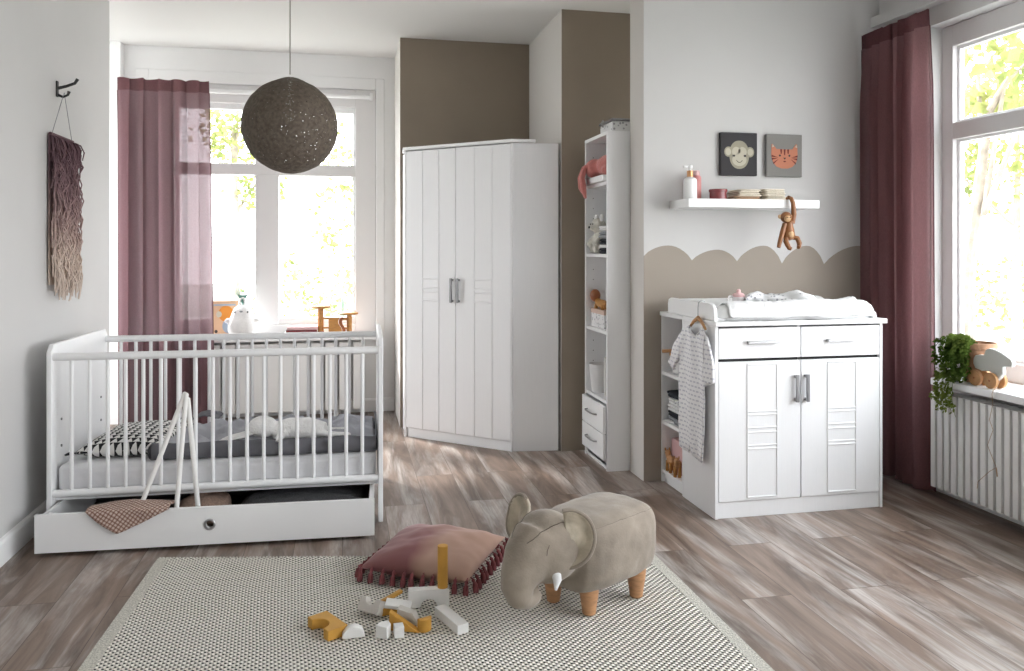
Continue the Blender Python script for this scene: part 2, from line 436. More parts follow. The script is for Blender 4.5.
for (a, b) in ((-1.225, -.657), (-.493, .080)):
    for (c, d) in ((.752, 1.870), (1.952, 2.374)):
        A0, B0, C0, D0 = a-.06, b+.06, c-.07, d+.07
        A0, B0 = max(A0, -1.285) if a < -1 else a-.010, b+.010 if b < -.5 else min(B0, .115)
        C0, D0 = (c-.065 if c < 1 else c-.006), (d+.006 if d < 2 else d+.06)
        frame_mesh(mb, 'x', 6.50, 6.54, [(A0, a, C0, D0), (b, B0, C0, D0), (a, b, C0, c), (a, b, d, D0)])
mb.build('sash', 'white', w1, bevel=.003)
for (a, b, c, d) in ((-1.26, -.67, .70, 1.87), (-.485, .10, .70, 1.87), (-1.26, -.67, 1.955, 2.425), (-.485, .10, 1.955, 2.425)):
    MB().box(a, b, 6.518, 6.524, c, d).build('pane', 'glass', w1)
mb = MB()   # casing that runs around the opening on the room side
for (a, b, c, d) in ((-1.52, -1.43, .60, 2.65), (.26, .325, .60, 2.65), (-1.43, .26, 2.56, 2.65)):
    mb.box(a, b, 6.446, 6.456, c, d)
mb.build('casing', 'paint_lit', w1, bevel=.004)
MB().box(-1.56, .25, 6.20, 6.475, .60, .632).build('sill', 'white', w1, bevel=.006)

# roller blind rolled up in the head of the back window
bl = thing('roller_blind', 'white roller blind rolled up at the head of the back window', 'blind', (-.58, 6.445, 2.50))
MB().lathe([(.018, -.79), (.018, .79)], n=16, axis='x').build('blind_roll', 'white', bl, smooth=True)
mb = MB().box(.79, .815, -.022, .022, -.028, .03); mb.build('bracket', 'white', bl, bevel=.003)
MB().box(-.815, -.79, -.022, .022, -.028, .03).build('bracket', 'white', bl, bevel=.003)

# ------------------------------------------------------------------ window beside the changing table
w2 = tag(bpy.data.objects.new('window_2', None), 'large white-framed window over the long radiator', 'window', None, 'structure'); COL.objects.link(w2)
mb = MB(); Xf = 3.215
bars = [(-1.35, 3.79, 2.385, 2.50), (-1.35, 3.79, .585, .73), (-1.35, 3.79, 1.882, 1.972)]
for y in (-1.35, .30, 1.95): bars.append((y, y+.10, .585, 2.50))  # unseen panes carried on past the camera to brighten the front of the room
bars.append((3.715, 3.80, .585, 2.50))
frame_mesh(mb, 'y', Xf, Xf+.075, bars); mb.build('window_frame', 'frame', w2, bevel=.004)
mb = MB()
for (a, b) in ((-1.26, .31), (.39, 1.96), (2.04, 3.72)):
    for (c, d) in ((.725, 1.89), (1.965, 2.39)):
        t = .022
        frame_mesh(mb, 'y', Xf+.03, Xf+.06, [(a, a+t, c, d), (b-t, b, c, d), (a, b, c, c+t), (a, b, d-t, d)])
mb.build('sash', 'white', w2, bevel=.003)
for (a, b) in ((-1.25, .30), (.40, 1.95), (2.05, 3.715)):
    for (c, d) in ((.73, 1.882), (1.972, 2.385)):
        MB().box(Xf+.042, Xf+.048, a, b, c, d).build('pane', 'glass', w2)
mb = MB()   # window board in two lengths
mb.box(2.935, 3.215, 3.134, 3.545, .60, .636); mb.build('sill', 'white', w2, bevel=.005)
MB().box(2.935, 3.215, -1.35, 3.130, .60, .636).build('sill', 'white', w2, bevel=.005)
room_box('trim_2', 'white coving strip above the window curtain', 'trim', 'paint', 3.06, 3.12, -2.3, 4.187, 2.60, 2.66)

# windows out of view: one in the bay, a rear one added for fill
def plain_window(name, label, axis, t, a0, a1, z0, z1, n):
    w = tag(bpy.data.objects.new(name, None), label, 'window', None, 'structure'); COL.objects.link(w)
    mb = MB(); b = [(a0, a1, z0, z0+.07), (a0, a1, z1-.07, z1)]
    for i in range(n+1):
        x = a0+(a1-a0-.07)*i/n; b.append((x, x+.07, z0, z1))
    frame_mesh(mb, axis, t, t+.06, b); mb.build('window_frame', 'frame', w)
    if axis == 'x': MB().box(a0+.01, a1-.01, t+.028, t+.032, z0+.01, z1-.01).build('pane', 'glass', w)
    else: MB().box(t+.028, t+.032, a0+.01, a1-.01, z0+.01, z1-.01).build('pane', 'glass', w)
plain_window('window_3', 'tall window in the side of the bay', 'y', -2.77, 5.25, 6.40, .20, 2.70, 1)
plain_window('fill_window', 'unseen small window added for soft fill opposite the back window', 'x', -2.39, 2.05, 2.75, 1.2, 2.2, 1)

# ------------------------------------------------------------------ daylight
wd = bpy.data.worlds.new('sky'); SC.world = wd; wd.use_nodes = True
N = wd.node_tree.nodes; L = wd.node_tree.links; bg = N['Background']
tc = N.new('ShaderNodeTexCoord'); sp = N.new('ShaderNodeSeparateXYZ'); L.new(tc.outputs['Generated'], sp.inputs[0])
rp = N.new('ShaderNodeValToRGB'); e = rp.color_ramp.elements
e[0].position = .0; e[0].color = (.985, .99, 1, 1); e[1].position = .8; e[1].color = (.86, .93, 1, 1)
L.new(sp.outputs['Z'], rp.inputs['Fac']); L.new(rp.outputs[0], bg.inputs['Color'])
bg.inputs['Strength'].default_value = 9.5
sd = bpy.data.lights.new('sun', 'SUN'); sd.energy = 10.0; sd.angle = math.radians(7); sd.color = (1, .97, .93)
so = bpy.data.objects.new('sun', sd); COL.objects.link(so)
so.rotation_euler = Vector((.55, -.75, -.84)).to_track_quat('-Z', 'Y').to_euler()
def portal(name, loc, rot, sx, sy):
    l = bpy.data.lights.new(name, 'AREA'); l.shape = 'RECTANGLE'; l.size = sx; l.size_y = sy; l.cycles.is_portal = True
    o = bpy.data.objects.new(name, l); COL.objects.link(o); o.location = loc; o.rotation_euler = rot
portal('portal_back', (-.585, 6.63, 1.58), (-PI/2, 0, 0), 1.69, 1.96)
portal('portal_right', (3.34, 1.22, 1.54), (0, PI/2, 0), 1.92, 5.14)
portal('portal_bay', (-2.83, 5.825, 1.45), (0, -PI/2, 0), 2.5, 1.15)
portal('portal_rear', (2.4, -2.46, 1.7), (PI/2, 0, 0), .7, 1.0)
SC.view_settings.view_transform = 'Standard'; SC.view_settings.look = 'None'
SC.view_settings.gamma = 1; SC.view_settings.use_curve_mapping = False
SC.view_settings.exposure = 0.06
SC.cycles.max_bounces = 10; SC.cycles.diffuse_bounces = 6; SC.cycles.transparent_max_bounces = 24
SC.cycles.sample_clamp_indirect = 8
SC.cycles.caustics_reflective = False; SC.cycles.caustics_refractive = False
# ------------------------------------------------------------------ cot
CROT = math.atan2(-.04, 1.41)          # the cot stands very slightly askew
cot = thing('baby_cot', 'white slatted baby cot against the pale grey wall', 'cot', (-.545, 3.84, 0), CROT)
# local frame: x -.725..725, y 0..77
def end_panel(x0, x1):
    mb = MB()
    poly = [(0, 0), (.055, 0), (.055, .17), (.72, .17), (.72, 0), (.775, 0), (.775, .835), (.745, .868), (.03, .868), (0, .835)]
    mb.prism(poly, x0, x1, 'yz')
    return mb.build('end_panel', 'white_wood', cot, bevel=.004)
end_panel(-.732, -.710); end_panel(.710, .732)
for y in (.022, .748):
    for z, n in ((.812, 'top_rail'), (.206, 'bottom_rail')):
        MB().tube([(-.71, y, z), (.71, y, z)], .0175, 16).build(n, 'white', cot, smooth=True)
for y in (.022, .748):
    for i in range(18):
        x = -.71+1.42*(i+1)/19
        MB().tube([(x, y, .212), (x, y, .805)], .0088, 12, cap=False).build('bar', 'white', cot, smooth=True)
mb = MB()
mb.box(-.71, .71, .04, .075, .172, .202); mb.box(-.71, .71, .695, .73, .172, .202)
for i in range(14):
    x = -.70+1.40*(i+.5)/14; mb.box(x-.03, x+.03, .04, .73, .190, .203)
mb.build('slat_base', 'white', cot)
for z in (.40, .52):
    for y in (.11, .66):
        MB().lathe([(.006, -.001), (.006, .003)], (-.708, y, z), 10, axis='x').build('screw_cap', 'dark_steel', cot)

def cot_pt(x, y, z=0):
    c, s_ = math.cos(CROT), math.sin(CROT)
    return (-.545+x*c-y*s_, 3.84+x*s_+y*c, z)

# mattress lying in the cot
mb = MB()
def mattress(u, v):
    pass
mb.box(-.70, .70, .045, .725, .204, .322)
bmesh.ops.subdivide_edges(mb.bm, edges=mb.bm.edges[:], cuts=5, use_grid_fill=True)
o = mb.build('mattress', 'sheet', None, bevel=.03, seg=4); o.location = cot_pt(0, 0); o.rotation_euler.z = CROT
tag(o, 'thin mattress under a pale grey fitted sheet in the cot', 'mattress')

# drawer rolled half out from under the cot
DR = math.atan2(-.075, 1.397)
dr = thing('under_cot_drawer', 'white storage drawer pulled half out from under the cot', 'drawer', (-.561, 3.6375, 0), DR)
mb = MB()      # front board with a round finger hole
x0, x1, z0, z1, hr, hc = -.7, .7, .018, .178, .017, (.0, .104)
n = 32
outer = []
for k in range(n):
    a = 2*PI*(k+.5)/n; c_, s_ = math.cos(a), math.sin(a)
    t = min((x1-hc[0])/abs(c_) if c_ > 0 else (hc[0]-x0)/abs(c_), (z1-hc[1])/abs(s_) if s_ > 0 else (hc[1]-z0)/abs(s_))
    outer.append((hc[0]+t*c_, hc[1]+t*s_))
inner = [(hc[0]+hr*math.cos(2*PI*(k+.5)/n), hc[1]+hr*math.sin(2*PI*(k+.5)/n)) for k in range(n)]
corner = [(x0, z0), (x1, z0), (x1, z1), (x0, z1)]
for i, (cx, cz) in enumerate(corner):    # snap the nearest outline point to each corner
    j = min(range(n), key=lambda q: (outer[q][0]-cx)**2*.05+(outer[q][1]-cz)**2+((outer[q][0]-cx)**2))
    outer[j] = (cx, cz)
for y in (0, .019):
    pass
fo = [mb.bm.verts.new((a, 0, b)) for a, b in outer]; fi = [mb.bm.verts.new((a, 0, b)) for a, b in inner]
bo = [mb.bm.verts.new((a, .019, b)) for a, b in outer]; bi = [mb.bm.verts.new((a, .019, b)) for a, b in inner]
for k in range(n):
    q = (k+1) % n
    mb._f((fo[k], fo[q], fi[q], fi[k])); mb._f((bo[k], bo[q], bi[q], bi[k])); mb._f((fo[k], fo[q], bo[q], bo[k])); mb._f((fi[k], fi[q], bi[q], bi[k]))
mb.build('drawer_front', 'white', dr)
MB().lathe([(.016, -.001), (.0165, -.004), (.022, -.005), (.0245, -.003), (.025, .0), (.016, .0), (.016, -.001)], (0, 0, .104), 32, cap=False, axis='y').build('grommet', 'steel', dr, smooth=True)
MB().box(-.69, -.675, .019, .66, .02, .165).build('drawer_side', 'white', dr)
MB().box(.675, .69, .019, .66, .02, .165).build('drawer_side', 'white', dr)
MB().box(-.675, .675, .645, .66, .02, .15).build('drawer_back', 'drawer_inside', dr)
MB().box(-.675, .675, .019, .645, .024, .032).build('drawer_bottom', 'drawer_inside', dr)
for sx in (-.62, .62):
    for y in (.08, .60):
        MB().lathe([(.012, -.008), (.012, .008)], (sx, y, .0122), 16, axis='x').build('castor', 'black', dr, smooth=True)

# ------------------------------------------------------------------ corner wardrobe
A, B = Vector((.418, 5.535, 0)), Vector((1.046, 4.967, 0))
wr = thing('corner_wardrobe', 'tall white two-door corner wardrobe in the taupe niche', 'wardrobe', (A.x, A.y, 0), math.atan2(B.y-A.y, B.x-A.x))
WL = (B-A).length; ca = math.atan2(B.y-A.y, B.x-A.x)
def wloc(x, y):
    d = Vector((x-A.x, y-A.y)); c, s_ = math.cos(-ca), math.sin(-ca); return (d.x*c-d.y*s_, d.x*s_+d.y*c)
body = [wloc(1.352, 4.945), wloc(1.352, 5.805), wloc(.43, 5.805), wloc(.418, 5.56)]
mb = MB(); mb.prism([(.008, .022), (WL+.003, .022)]+[wloc(1.352, 4.942), wloc(1.352, 5.805), wloc(.425, 5.805)], .0, 1.968)
mb.build('carcass', 'white_wood', wr, bevel=.0015)
mb = MB(); mb.prism([(-.012, -.006), (WL+.010, -.006), wloc(1.205, 4.950), wloc(1.205, 5.75), wloc(.50, 5.79), wloc(.415, 5.72)], 1.971, 1.992)
mb.build('crown_board', 'white', wr, bevel=.003)
MB().box(.02, WL-.004, .012, .024, 0, .062).build('plinth', 'white_wood', wr, bevel=.001)
MB().box(-.004, .010, .0, .04, 0, 1.968).build('side_edge', 'white', wr, bevel=.001)
def ladder(mb, xc, hw, z0, z1, zs, y, t=.011, d=.0045, closed=False):
    """Raised beading: two long stiles and the cross pieces of the ladder motif, mitred proud of the door."""
    def bead(p0, p1):
        p0, p1 = Vector(p0), Vector(p1); v_ = (p1-p0).normalized()
        w = Vector((0, 0, 1)) if abs(v_.x) > .5 else Vector((1, 0, 0))
        prof = [(-t/2, 0), (-t*.22, -d), (t*.22, -d), (t/2, 0)]
        mb.rings([[p0+w*a+Vector((0, y+b, 0)) for a, b in prof], [p1+w*a+Vector((0, y+b, 0)) for a, b in prof]])
    for x in (xc-hw, xc+hw): bead((x, 0, z0), (x, 0, z1))
    for z in zs: bead((xc-hw, 0, z), (xc+hw, 0, z))
def bar_handle(mb, x, y, z0, z1, w=.013, axis='z'):
    mb.box(x-w/2, x+w/2, y-.026, y-.016, z0, z1)
    mb.box(x-w/2, x+w/2, y-.017, y+.002, z0+.004, z0+.018); mb.box(x-w/2, x+w/2, y-.017, y+.002, z1-.018, z1-.004)
for k in range(2):
    x0, x1 = (.012, WL/2-.002) if k == 0 else (WL/2+.002, WL-.002)
    d = MB().box(x0, x1, 0, .019, .066, 1.962).build('door', 'white_wood', wr, bevel=.003)
    mb = MB(); xc = (x0+x1)/2
    ladder(mb, xc, .068, .07, 1.958, (.945, 1.005, 1.03, 1.09), 0); mb.build('moulding', 'white_wood', d)
    mb = MB(); bar_handle(mb, (WL/2-.026) if k == 0 else (WL/2+.026), 0, .936, 1.098, .016); mb.build('handle', 'dark_steel', d, bevel=.002)
    for q in d.children: tag(q, None)
MB().box(WL-.001, WL+.004, .002, .03, 0, 1.968).build('side_edge', 'white', wr)

# ------------------------------------------------------------------ tall shelf tower in the alcove
tw = thing('shelf_tower', 'tall narrow white shelf unit with two drawers beside the wall end', 'shelf unit', (1.50, 4.41, 0))
TD, TW, TH = .31, .44, 1.978       # depth, width, height
MB().box(0, TD, 0, .019, 0, TH).build('side_panel', 'white_wood', tw, bevel=.0015)
MB().box(0, TD, TW-.019, TW, 0, TH).build('side_panel', 'white_wood', tw, bevel=.0015)
MB().box(0, TD, .019, TW-.019, TH-.02, TH).build('top_board', 'white', tw, bevel=.001)
MB().box(TD-.012, TD-.004, .019, TW-.019, .02, TH-.02).build('back_panel', 'white', tw)
MB().box(.012, TD-.012, .019, TW-.019, .02, .04).build('bottom_board', 'white', tw)
MB().box(.012, .028, .019, TW-.019, 0, .055).build('plinth', 'white', tw)
for z in (.385, .790, 1.243, 1.668):
    MB().box(.006, TD-.012, .0195, TW-.0195, z, z+.02).build('shelf', 'white', tw, bevel=.001)
MB().box(-.022, .012, .03, TW-.12, 1.690, 1.726).build('pull_out_ledge', 'white', tw, bevel=.003)
for z in [.46+i*.064 for i in range(23)]:
    if any(abs(z-q) < .03 for q in (.79, 1.25, 1.68)): continue
    mb = MB(); mb.lathe([(.0028, 0), (.0028, .0012)], (.05, TW-.0192, z), 8, axis='y', rot=rotx(PI))
    mb.build('peg_hole', 'dark', tw)
for z0, z1 in ((.062, .213), (.218, .378)):
    f = MB().box(-.022, -.004, .012, TW-.012, z0, z1).build('drawer', 'white', tw, bevel=.002)
    mb = MB().box(-.004, .27, .03, TW-.03, z0+.012, z1-.025); mb.build('drawer_box', 'white', f)
    zc = (z0+z1)/2+.01
    MB().tube([(-.022, .13, zc), (-.04, .135, zc), (-.048, .17, zc), (-.048, .27, zc), (-.04, .305, zc), (-.022, .31, zc)], .0045, 8).build('handle', 'steel', f, smooth=True)

# ------------------------------------------------------------------ changing dresser
DX, DY, DW, DD = 1.737, 3.522, .905, .36
ds = thing('changing_dresser', 'white dresser with two doors and two drawers under the changing mat', 'dresser', (DX, DY, 0))
MB().box(0, .016, 0, DD, 0, .920).build('side_panel', 'white_wood', ds, bevel=.001)
MB().box(DW-.016, DW, 0, DD, 0, .920).build('side_panel', 'white_wood', ds, bevel=.001)
MB().box(-.008, DW+.012, -.022, DD, .922, .945).build('top_board', 'white', ds, bevel=.003)
MB().box(.016, DW-.016, .02, DD, .055, .075).build('bottom_board', 'white', ds)
MB().box(.016, DW-.016, .008, .024, 0, .077).build('plinth', 'white_wood', ds, bevel=.001)
MB().box(.016, DW-.016, DD-.01, DD, .02, .92).build('back_panel', 'white', ds)
MB().box(DW/2-.008, DW/2+.008, .02, DD-.01, .075, .92).build('divider', 'white', ds)
MB().box(.016, DW-.016, .02, DD-.01, .748, .764).build('dark_gap_board', 'dark', ds)  # coloured near black to stand in for shade in the gap above the doors
for k in range(2):
    x0, x1 = (.0185, DW/2-.0025) if k == 0 else (DW/2+.0025, DW-.0185)
    f = MB().box(x0, x1, .0, .018, .764, .912).build('drawer', 'white_wood', ds, bevel=.0025)
    MB().box(x0+.02, x1-.02, .018, .32, .775, .89).build('drawer_box', 'white', f)
    xc = x0+.225 if k == 0 else x0+.215
    mb = MB(); mb.box(xc-.082, xc+.082, -.026, -.016, .836, .850); mb.box(xc-.078, xc-.064, -.017, .002, .837, .849); mb.box(xc+.064, xc+.078, -.017, .002, .837, .849)
    mb.build('handle', 'steel', f, bevel=.002)
    d = MB().box(x0, x1, .0, .018, .080, .750).build('door', 'white_wood', ds, bevel=.0025)
    mb = MB(); xc = x0+.228 if k == 0 else x0+.222
    ladder(mb, xc, .078, .095, .736, (.096, .328, .345, .408, .43, .492, .508, .735), .0, .010, .0045)
    mb.build('moulding', 'white_wood', d)
    mb = MB(); bar_handle(mb, (DW/2-.030) if k == 0 else (DW/2+.026), 0, .548, .682, .016); mb.build('handle', 'steel' if k == 0 else 'dark_steel', d, bevel=.002)

# open shelf unit standing behind the dresser, open to the side
ss = thing('side_shelf_unit', 'white open shelf unit behind the dresser, open to the side', 'shelf unit', (DX, DY+DD+.002, 0))
SW, SD_ = .298, .905
MB().box(0, SD_, 0, .016, 0, .920).build('side_panel', 'white_wood', ss, bevel=.001)
MB().box(0, SD_, SW-.016, SW, 0, .920).build('side_panel', 'white_wood', ss, bevel=.001)
MB().box(-.008, SD_+.012, 0, SW+.003, .922, .945).build('top_board', 'white', ss, bevel=.003)
MB().box(.30, .312, .016, SW-.016, .02, .92).build('back_panel', 'white', ss)
MB().box(.014, .030, .016, SW-.016, 0, .058).build('plinth', 'white', ss)
for z in (.052, .322, .594): MB().box(.002, .30, .0165, SW-.0165, z, z+.018).build('shelf', 'white', ss, bevel=.001)

# changing top with a raised rim
ct = thing('changing_board', 'white changing board with raised rounded rims on the dresser', 'changing board', (DX, 3.53, .9455))
def rim(x0, x1, k=1.0):
    mb = MB()
    pl = [(.0, .0), (.555, .0), (.555, .05), (.545, .075), (.52, .083), (.055, .083), (.025, .076), (.006, .055)]
    pl = [(a, b*k) for a, b in pl]
    mb.prism(pl, x0, x1, 'yz'); return mb.build('rim', 'white', ct, bevel=.004)
rim(-.002, .018); rim(.86, .88, .5)
MB().box(.018, .86, .538, .556, 0, .075).build('back_rim', 'white', ct, bevel=.004)
MB().box(.018, .86, .03, .538, 0, .012).build('board', 'white', ct)

# ------------------------------------------------------------------ radiators
def radiator(name, label, loc, rz, n, pitch, w, z0, z1, depth, slots):
    r = thing(name, label, 'radiator', loc, rz)
    for i in range(n):
        x = (i+.5)*pitch
        MB().box(x-w/2, x+w/2, 0, depth, z0, z1).build('radiator_fin', 'radiator', r, bevel=min(.007, w*.1), seg=3)
    L_ = n*pitch
    MB().box(.01, L_-.01, depth*.35, depth*.65, z0+.03, z0+.07).build('lower_header', 'radiator', r)
    MB().box(.01, L_-.01, depth*.35, depth*.65, z1-.07, z1-.03).build('upper_header', 'radiator', r)
    return r
radiator('radiator', 'white panel radiator under the back window', (-1.52, 6.27, 0), 0, 16, .106, .086, .055, .575, .10, True)
r = radiator('column_radiator', 'long white column radiator under the window board by the plant', (2.955, 3.575, 0), -PI/2, 61, .0466, .031, .075, .562, .095, False)
mb = MB().box(.0, 61*.0466, .088, .093, .09, .55); mb.build('back_plate', 'radiator', r)
for x in (1.15, 2.5): MB().box(x, x+.04, .03, .06, 0, .09).build('foot', 'radiator', r)
for rr in bpy.data.objects:
    if rr.name == 'radiator':
        for x in (.2, 1.45): MB().box(x, x+.04, .03, .06, 0, .07).build('foot', 'radiator', rr)

# ------------------------------------------------------------------ rug
c00, c10, c11, c01 = Vector((-.845, 1.35, 0)), Vector((1.285, 1.25, 0)), Vector((1.278, 3.150, 0)), Vector((-.748, 3.535, 0))
rg = thing('woven_rug', 'off-white woven rug with dark dotted weave on the plank floor', 'rug', (0, 0, 0))
def rug_pt(u, v):
    p = (c00*(1-u)+c10*u)*(1-v) + (c01*(1-u)+c11*u)*v
    return Vector((p.x, p.y, .001+.006))
mb = MB()
e0 = .022
mb.grid(lambda i, j: rug_pt(e0+(1-2*e0)*i, j), 40, 40)
uv = mb.bm.loops.layers.uv.new('UVMap')
for f in mb.bm.faces:
    for l in f.loops:
        p = l.vert.co; l[uv].uv = (p.x+.035*math.sin(p.y*2.2)+.01*fbm((p.x*2, p.y*2, 0)), p.y+.22*p.x+.012*fbm((p.x*1.5, p.y*1.5, 4)))
for x in mb.bm.verts: x.co.z += .0025*fbm((x.co.x*3, x.co.y*3, 1))
mb.build('rug_field', 'rug', rg, solid=.008)
for a, b in ((0, e0), (1-e0, 1)):
    mb = MB(); mb.grid(lambda i, j: rug_pt(a+(b-a)*i, j), 2, 40); mb.build('selvedge', 'rug_edge', rg, solid=.010)
mb = MB()
for k in range(150):
    u = (k+.5)/150; p = rug_pt(u, 1); q = rug_pt(u, .99); d = (p-q).normalized()
    mb.tube([p-d*.01, p+d*.006+Vector((0, 0, .003)), p+d*.018+Vector((RND.uniform(-.003, .003), 0, -.003))], .0045, 6)
mb.build('fringe', 'rug_edge', rg)

# ------------------------------------------------------------------ curtains
def curtain(name, label, p0, p1, z0, z1, folds, depth, seed, m_body, flare=1.0, lean=0.0):
    """A pleated cloth between two plan points; the header tape stays a denser part."""
    P0, P1 = Vector((*p0, 0)), Vector((*p1, 0)); ax = (P1-P0); ln = ax.length; ax.normalize(); nrm = Vector((-ax.y, ax.x, 0))
    root = thing(name, label, 'curtain', (P0.x, P0.y, 0))
    rn = random.Random(seed); ph = [rn.uniform(0, 6.28) for _ in range(6)]
    def pt(u, z):
        t = (z1-z)/(z1-z0)
        a = u*folds*2*PI
        w = depth*(.35+.65*min(1, t*6))*(math.sin(a+ph[0]+.5*math.sin(2.3*u*6.28+ph[1])+.25*t)+.35*math.sin(a*1.83+ph[2]+.6*t)+.25*math.sin(a*.41+ph[3]))
        s_ = (u-.5)*ln*(1+(flare-1)*t)+.5*ln + lean*t + .012*math.sin(a*1.3+ph[4]+t)
        return ax*s_ + nrm*(w*.75) + Vector((0, 0, z + (.006*math.sin(a+ph[5]) if t < .002 else 0)))
    zt = z1-.085
    mb = MB(); mb.grid(lambda u, v_: pt(u, z0+(zt-z0)*v_), folds*16, 30); mb.build('curtain_cloth', m_body, root, smooth=True, ang=180)
    mb = MB(); mb.grid(lambda u, v_: pt(u, zt+(z1-zt)*v_), folds*16, 5); mb.build('header_tape', 'curtain_hem', root, smooth=True, ang=180)
    for e in (0.0, 1.0):
        mb = MB(); mb.tube([pt(e, z0+(zt-z0)*k/24) for k in range(25)], .003, 6); mb.build('side_hem', 'curtain_hem', root, smooth=True)
    return root
curtain('sheer_curtain', 'sheer mauve curtain hanging over the edge of the back window', (-1.555, 6.10), (-.955, 6.10), .03, 2.505, 5, .050, 3, 'curtain', 1.04, .02)
curtain('linen_curtain', 'dark mauve linen curtain between the dresser and the big window', (2.985, 4.165), (2.985, 3.615), .03, 2.545, 6, .040, 9, 'curtain_thick', .98, .02)
cr = MB().tube([(-1.55, 6.178, 2.46), (-.99, 6.178, 2.46)], .008, 10); tag(cr.build('curtain_rail', 'white', smooth=True), 'thin white curtain rail above the back window', 'curtain rail')
cr = MB().tube([(3.052, 4.12, 2.48), (3.052, 3.72, 2.48)], .008, 10); tag(cr.build('curtain_rail', 'white', smooth=True), 'thin white curtain rail above the big window', 'curtain rail')

# ------------------------------------------------------------------ pendant lamp
pl = thing('pendant_lamp', 'round taupe woven ball pendant lamp hanging from the ceiling', 'lamp', (-.249, 4.0, 1.884))
def lamp_material():
    m, N, L, b = nodes('woven_lamp_yarn')
    tc = N.new('ShaderNodeTexCoord')
    v1 = N.new('ShaderNodeTexVoronoi'); v1.feature = 'DISTANCE_TO_EDGE'; v1.inputs['Scale'].default_value = 42
    n = N.new('ShaderNodeTexNoise'); n.inputs['Scale'].default_value = 60; n.inputs['Detail'].default_value = 6
    L.new(tc.outputs['Object'], v1.inputs['Vector']); L.new(tc.outputs['Object'], n.inputs['Vector'])
    r = N.new('ShaderNodeValToRGB'); e = r.color_ramp.elements
    e[0].position = .3; e[0].color = (.085, .066, .05, 1); e[1].position = .7; e[1].color = (.16, .128, .10, 1)
    L.new(n.outputs['Fac'], r.inputs['Fac']); L.new(r.outputs[0], b.inputs['Base Color'])
    b.inputs['Roughness'].default_value = .8
    bp = N.new('ShaderNodeBump'); bp.inputs['Strength'].default_value = .6; bp.inputs['Distance'].default_value = .006
    L.new(n.outputs['Fac'], bp.inputs['Height']); L.new(bp.outputs[0], b.inputs['Normal'])
    out = N['Material Output']
    tp = N.new('ShaderNodeBsdfTransparent')
    n2 = N.new('ShaderNodeTexNoise'); n2.inputs['Scale'].default_value = 150; n2.inputs['Detail'].default_value = 3
    L.new(tc.outputs['Object'], n2.inputs['Vector'])
    g = N.new('ShaderNodeValToRGB'); g.color_ramp.elements[0].position = .625; g.color_ramp.elements[1].position = .66
    L.new(n2.outputs['Fac'], g.inputs['Fac'])
    mx = N.new('ShaderNodeMixShader'); L.new(g.outputs[0], mx.inputs[0]); L.new(b.outputs[0], mx.inputs[1]); L.new(tp.outputs[0], mx.inputs[2])
    L.new(mx.outputs[0], out.inputs['Surface'])
    return m
mb = MB()
rl = .2265
mb.lathe([(rl*math.sin(t)*(1+.02*math.exp(-t*3)), rl*math.cos(t)+(.012*math.exp(-(t/.25)**2))) for t in [PI-.08-(PI-.12)*k/48 for k in range(49)]], n=64, cap=True)
for x in mb.bm.verts: x.co += x.co.normalized()*.0025*fbm(x.co*22)
mb.build('lamp_shade', lamp_material(), pl, smooth=True, ang=180)
MB().tube([(0, 0, .24), (0, 0, H-1.884-.03)], .0028, 8).build('cord', mat('grey_cord', (.30, .28, .25), .8), pl)
MB().lathe([(.012, .14), (.016, .16), (.016, .22), (.006, .25)], n=16).build('lamp_holder', 'white', pl, smooth=True)
MB().lathe([(.045, H-1.884-.03), (.05, H-1.884-.002)], n=24).build('ceiling_rose', 'white', pl, smooth=True)
MB().lathe([(.004, .02), (.028, .05), (.03, .075), (.014, .14)], n=20).build('bulb', 'white', pl, smooth=True)
# ------------------------------------------------------------------ soft things in the cot
def pillow_mesh(w, d, t, seed=0, n=26, wrinkle=.006, crown=2.6):
    """A stuffed cushion: two domed faces that meet in a sharp edge with pulled-out corners."""
    mb = MB()
    def side(sg):
        def f(u, v):
            a, b = 2*u-1, 2*v-1
            k = 1-.07*(1-abs(a)**2)*abs(b)**6-.0
            k2 = 1-.07*(1-abs(b)**2)*abs(a)**6
            x, y = a*w/2*k2, b*d/2*k
            h = (max(0, 1-abs(a)**crown)*max(0, 1-abs(b)**crown))**.55
            return Vector((x, y, sg*t/2*h + wrinkle*fbm((x*9+seed, y*9, sg))*min(1, h*3)))
        return f
    mb.grid(side(1), n, n); mb.grid(side(-1), n, n)
    bmesh.ops.remove_doubles(mb.bm, verts=mb.bm.verts[:], dist=1e-4)
    return mb

def triangle_material():
    m, N, L, b = nodes('black_white_triangle_print')
    tc = N.new('ShaderNodeTexCoord'); sep = N.new('ShaderNodeSeparateXYZ'); L.new(tc.outputs['Object'], sep.inputs[0])
    cell = .034
    fy = math_node(N, L, 'FRACT', math_node(N, L, 'DIVIDE', sep.outputs['Y'], cell))
    fx = math_node(N, L, 'ABSOLUTE', math_node(N, L, 'SUBTRACT', math_node(N, L, 'FRACT', math_node(N, L, 'DIVIDE', sep.outputs['X'], cell)), .5))
    t = math_node(N, L, 'GREATER_THAN', math_node(N, L, 'MULTIPLY', fx, 2.0), fy)
    mx = N.new('ShaderNodeMix'); mx.data_type = 'RGBA'; L.new(t, mx.inputs['Factor'])
    mx.inputs[6].default_value = (.018, .018, .02, 1); mx.inputs[7].default_value = (.72, .71, .69, 1)
    L.new(mx.outputs[2], b.inputs['Base Color']); b.inputs['Roughness'].default_value = 1
    return m
M['triangles'] = triangle_material()
o = pillow_mesh(.40, .50, .115, 3).build('pillow', 'triangles', smooth=True, ang=70)
o.location = cot_pt(-.44, .35, .366); o.rotation_euler = (.02, -.03, CROT-.12)
tag(o, 'cot pillow with a black and white triangle print', 'pillow')
mb = MB()
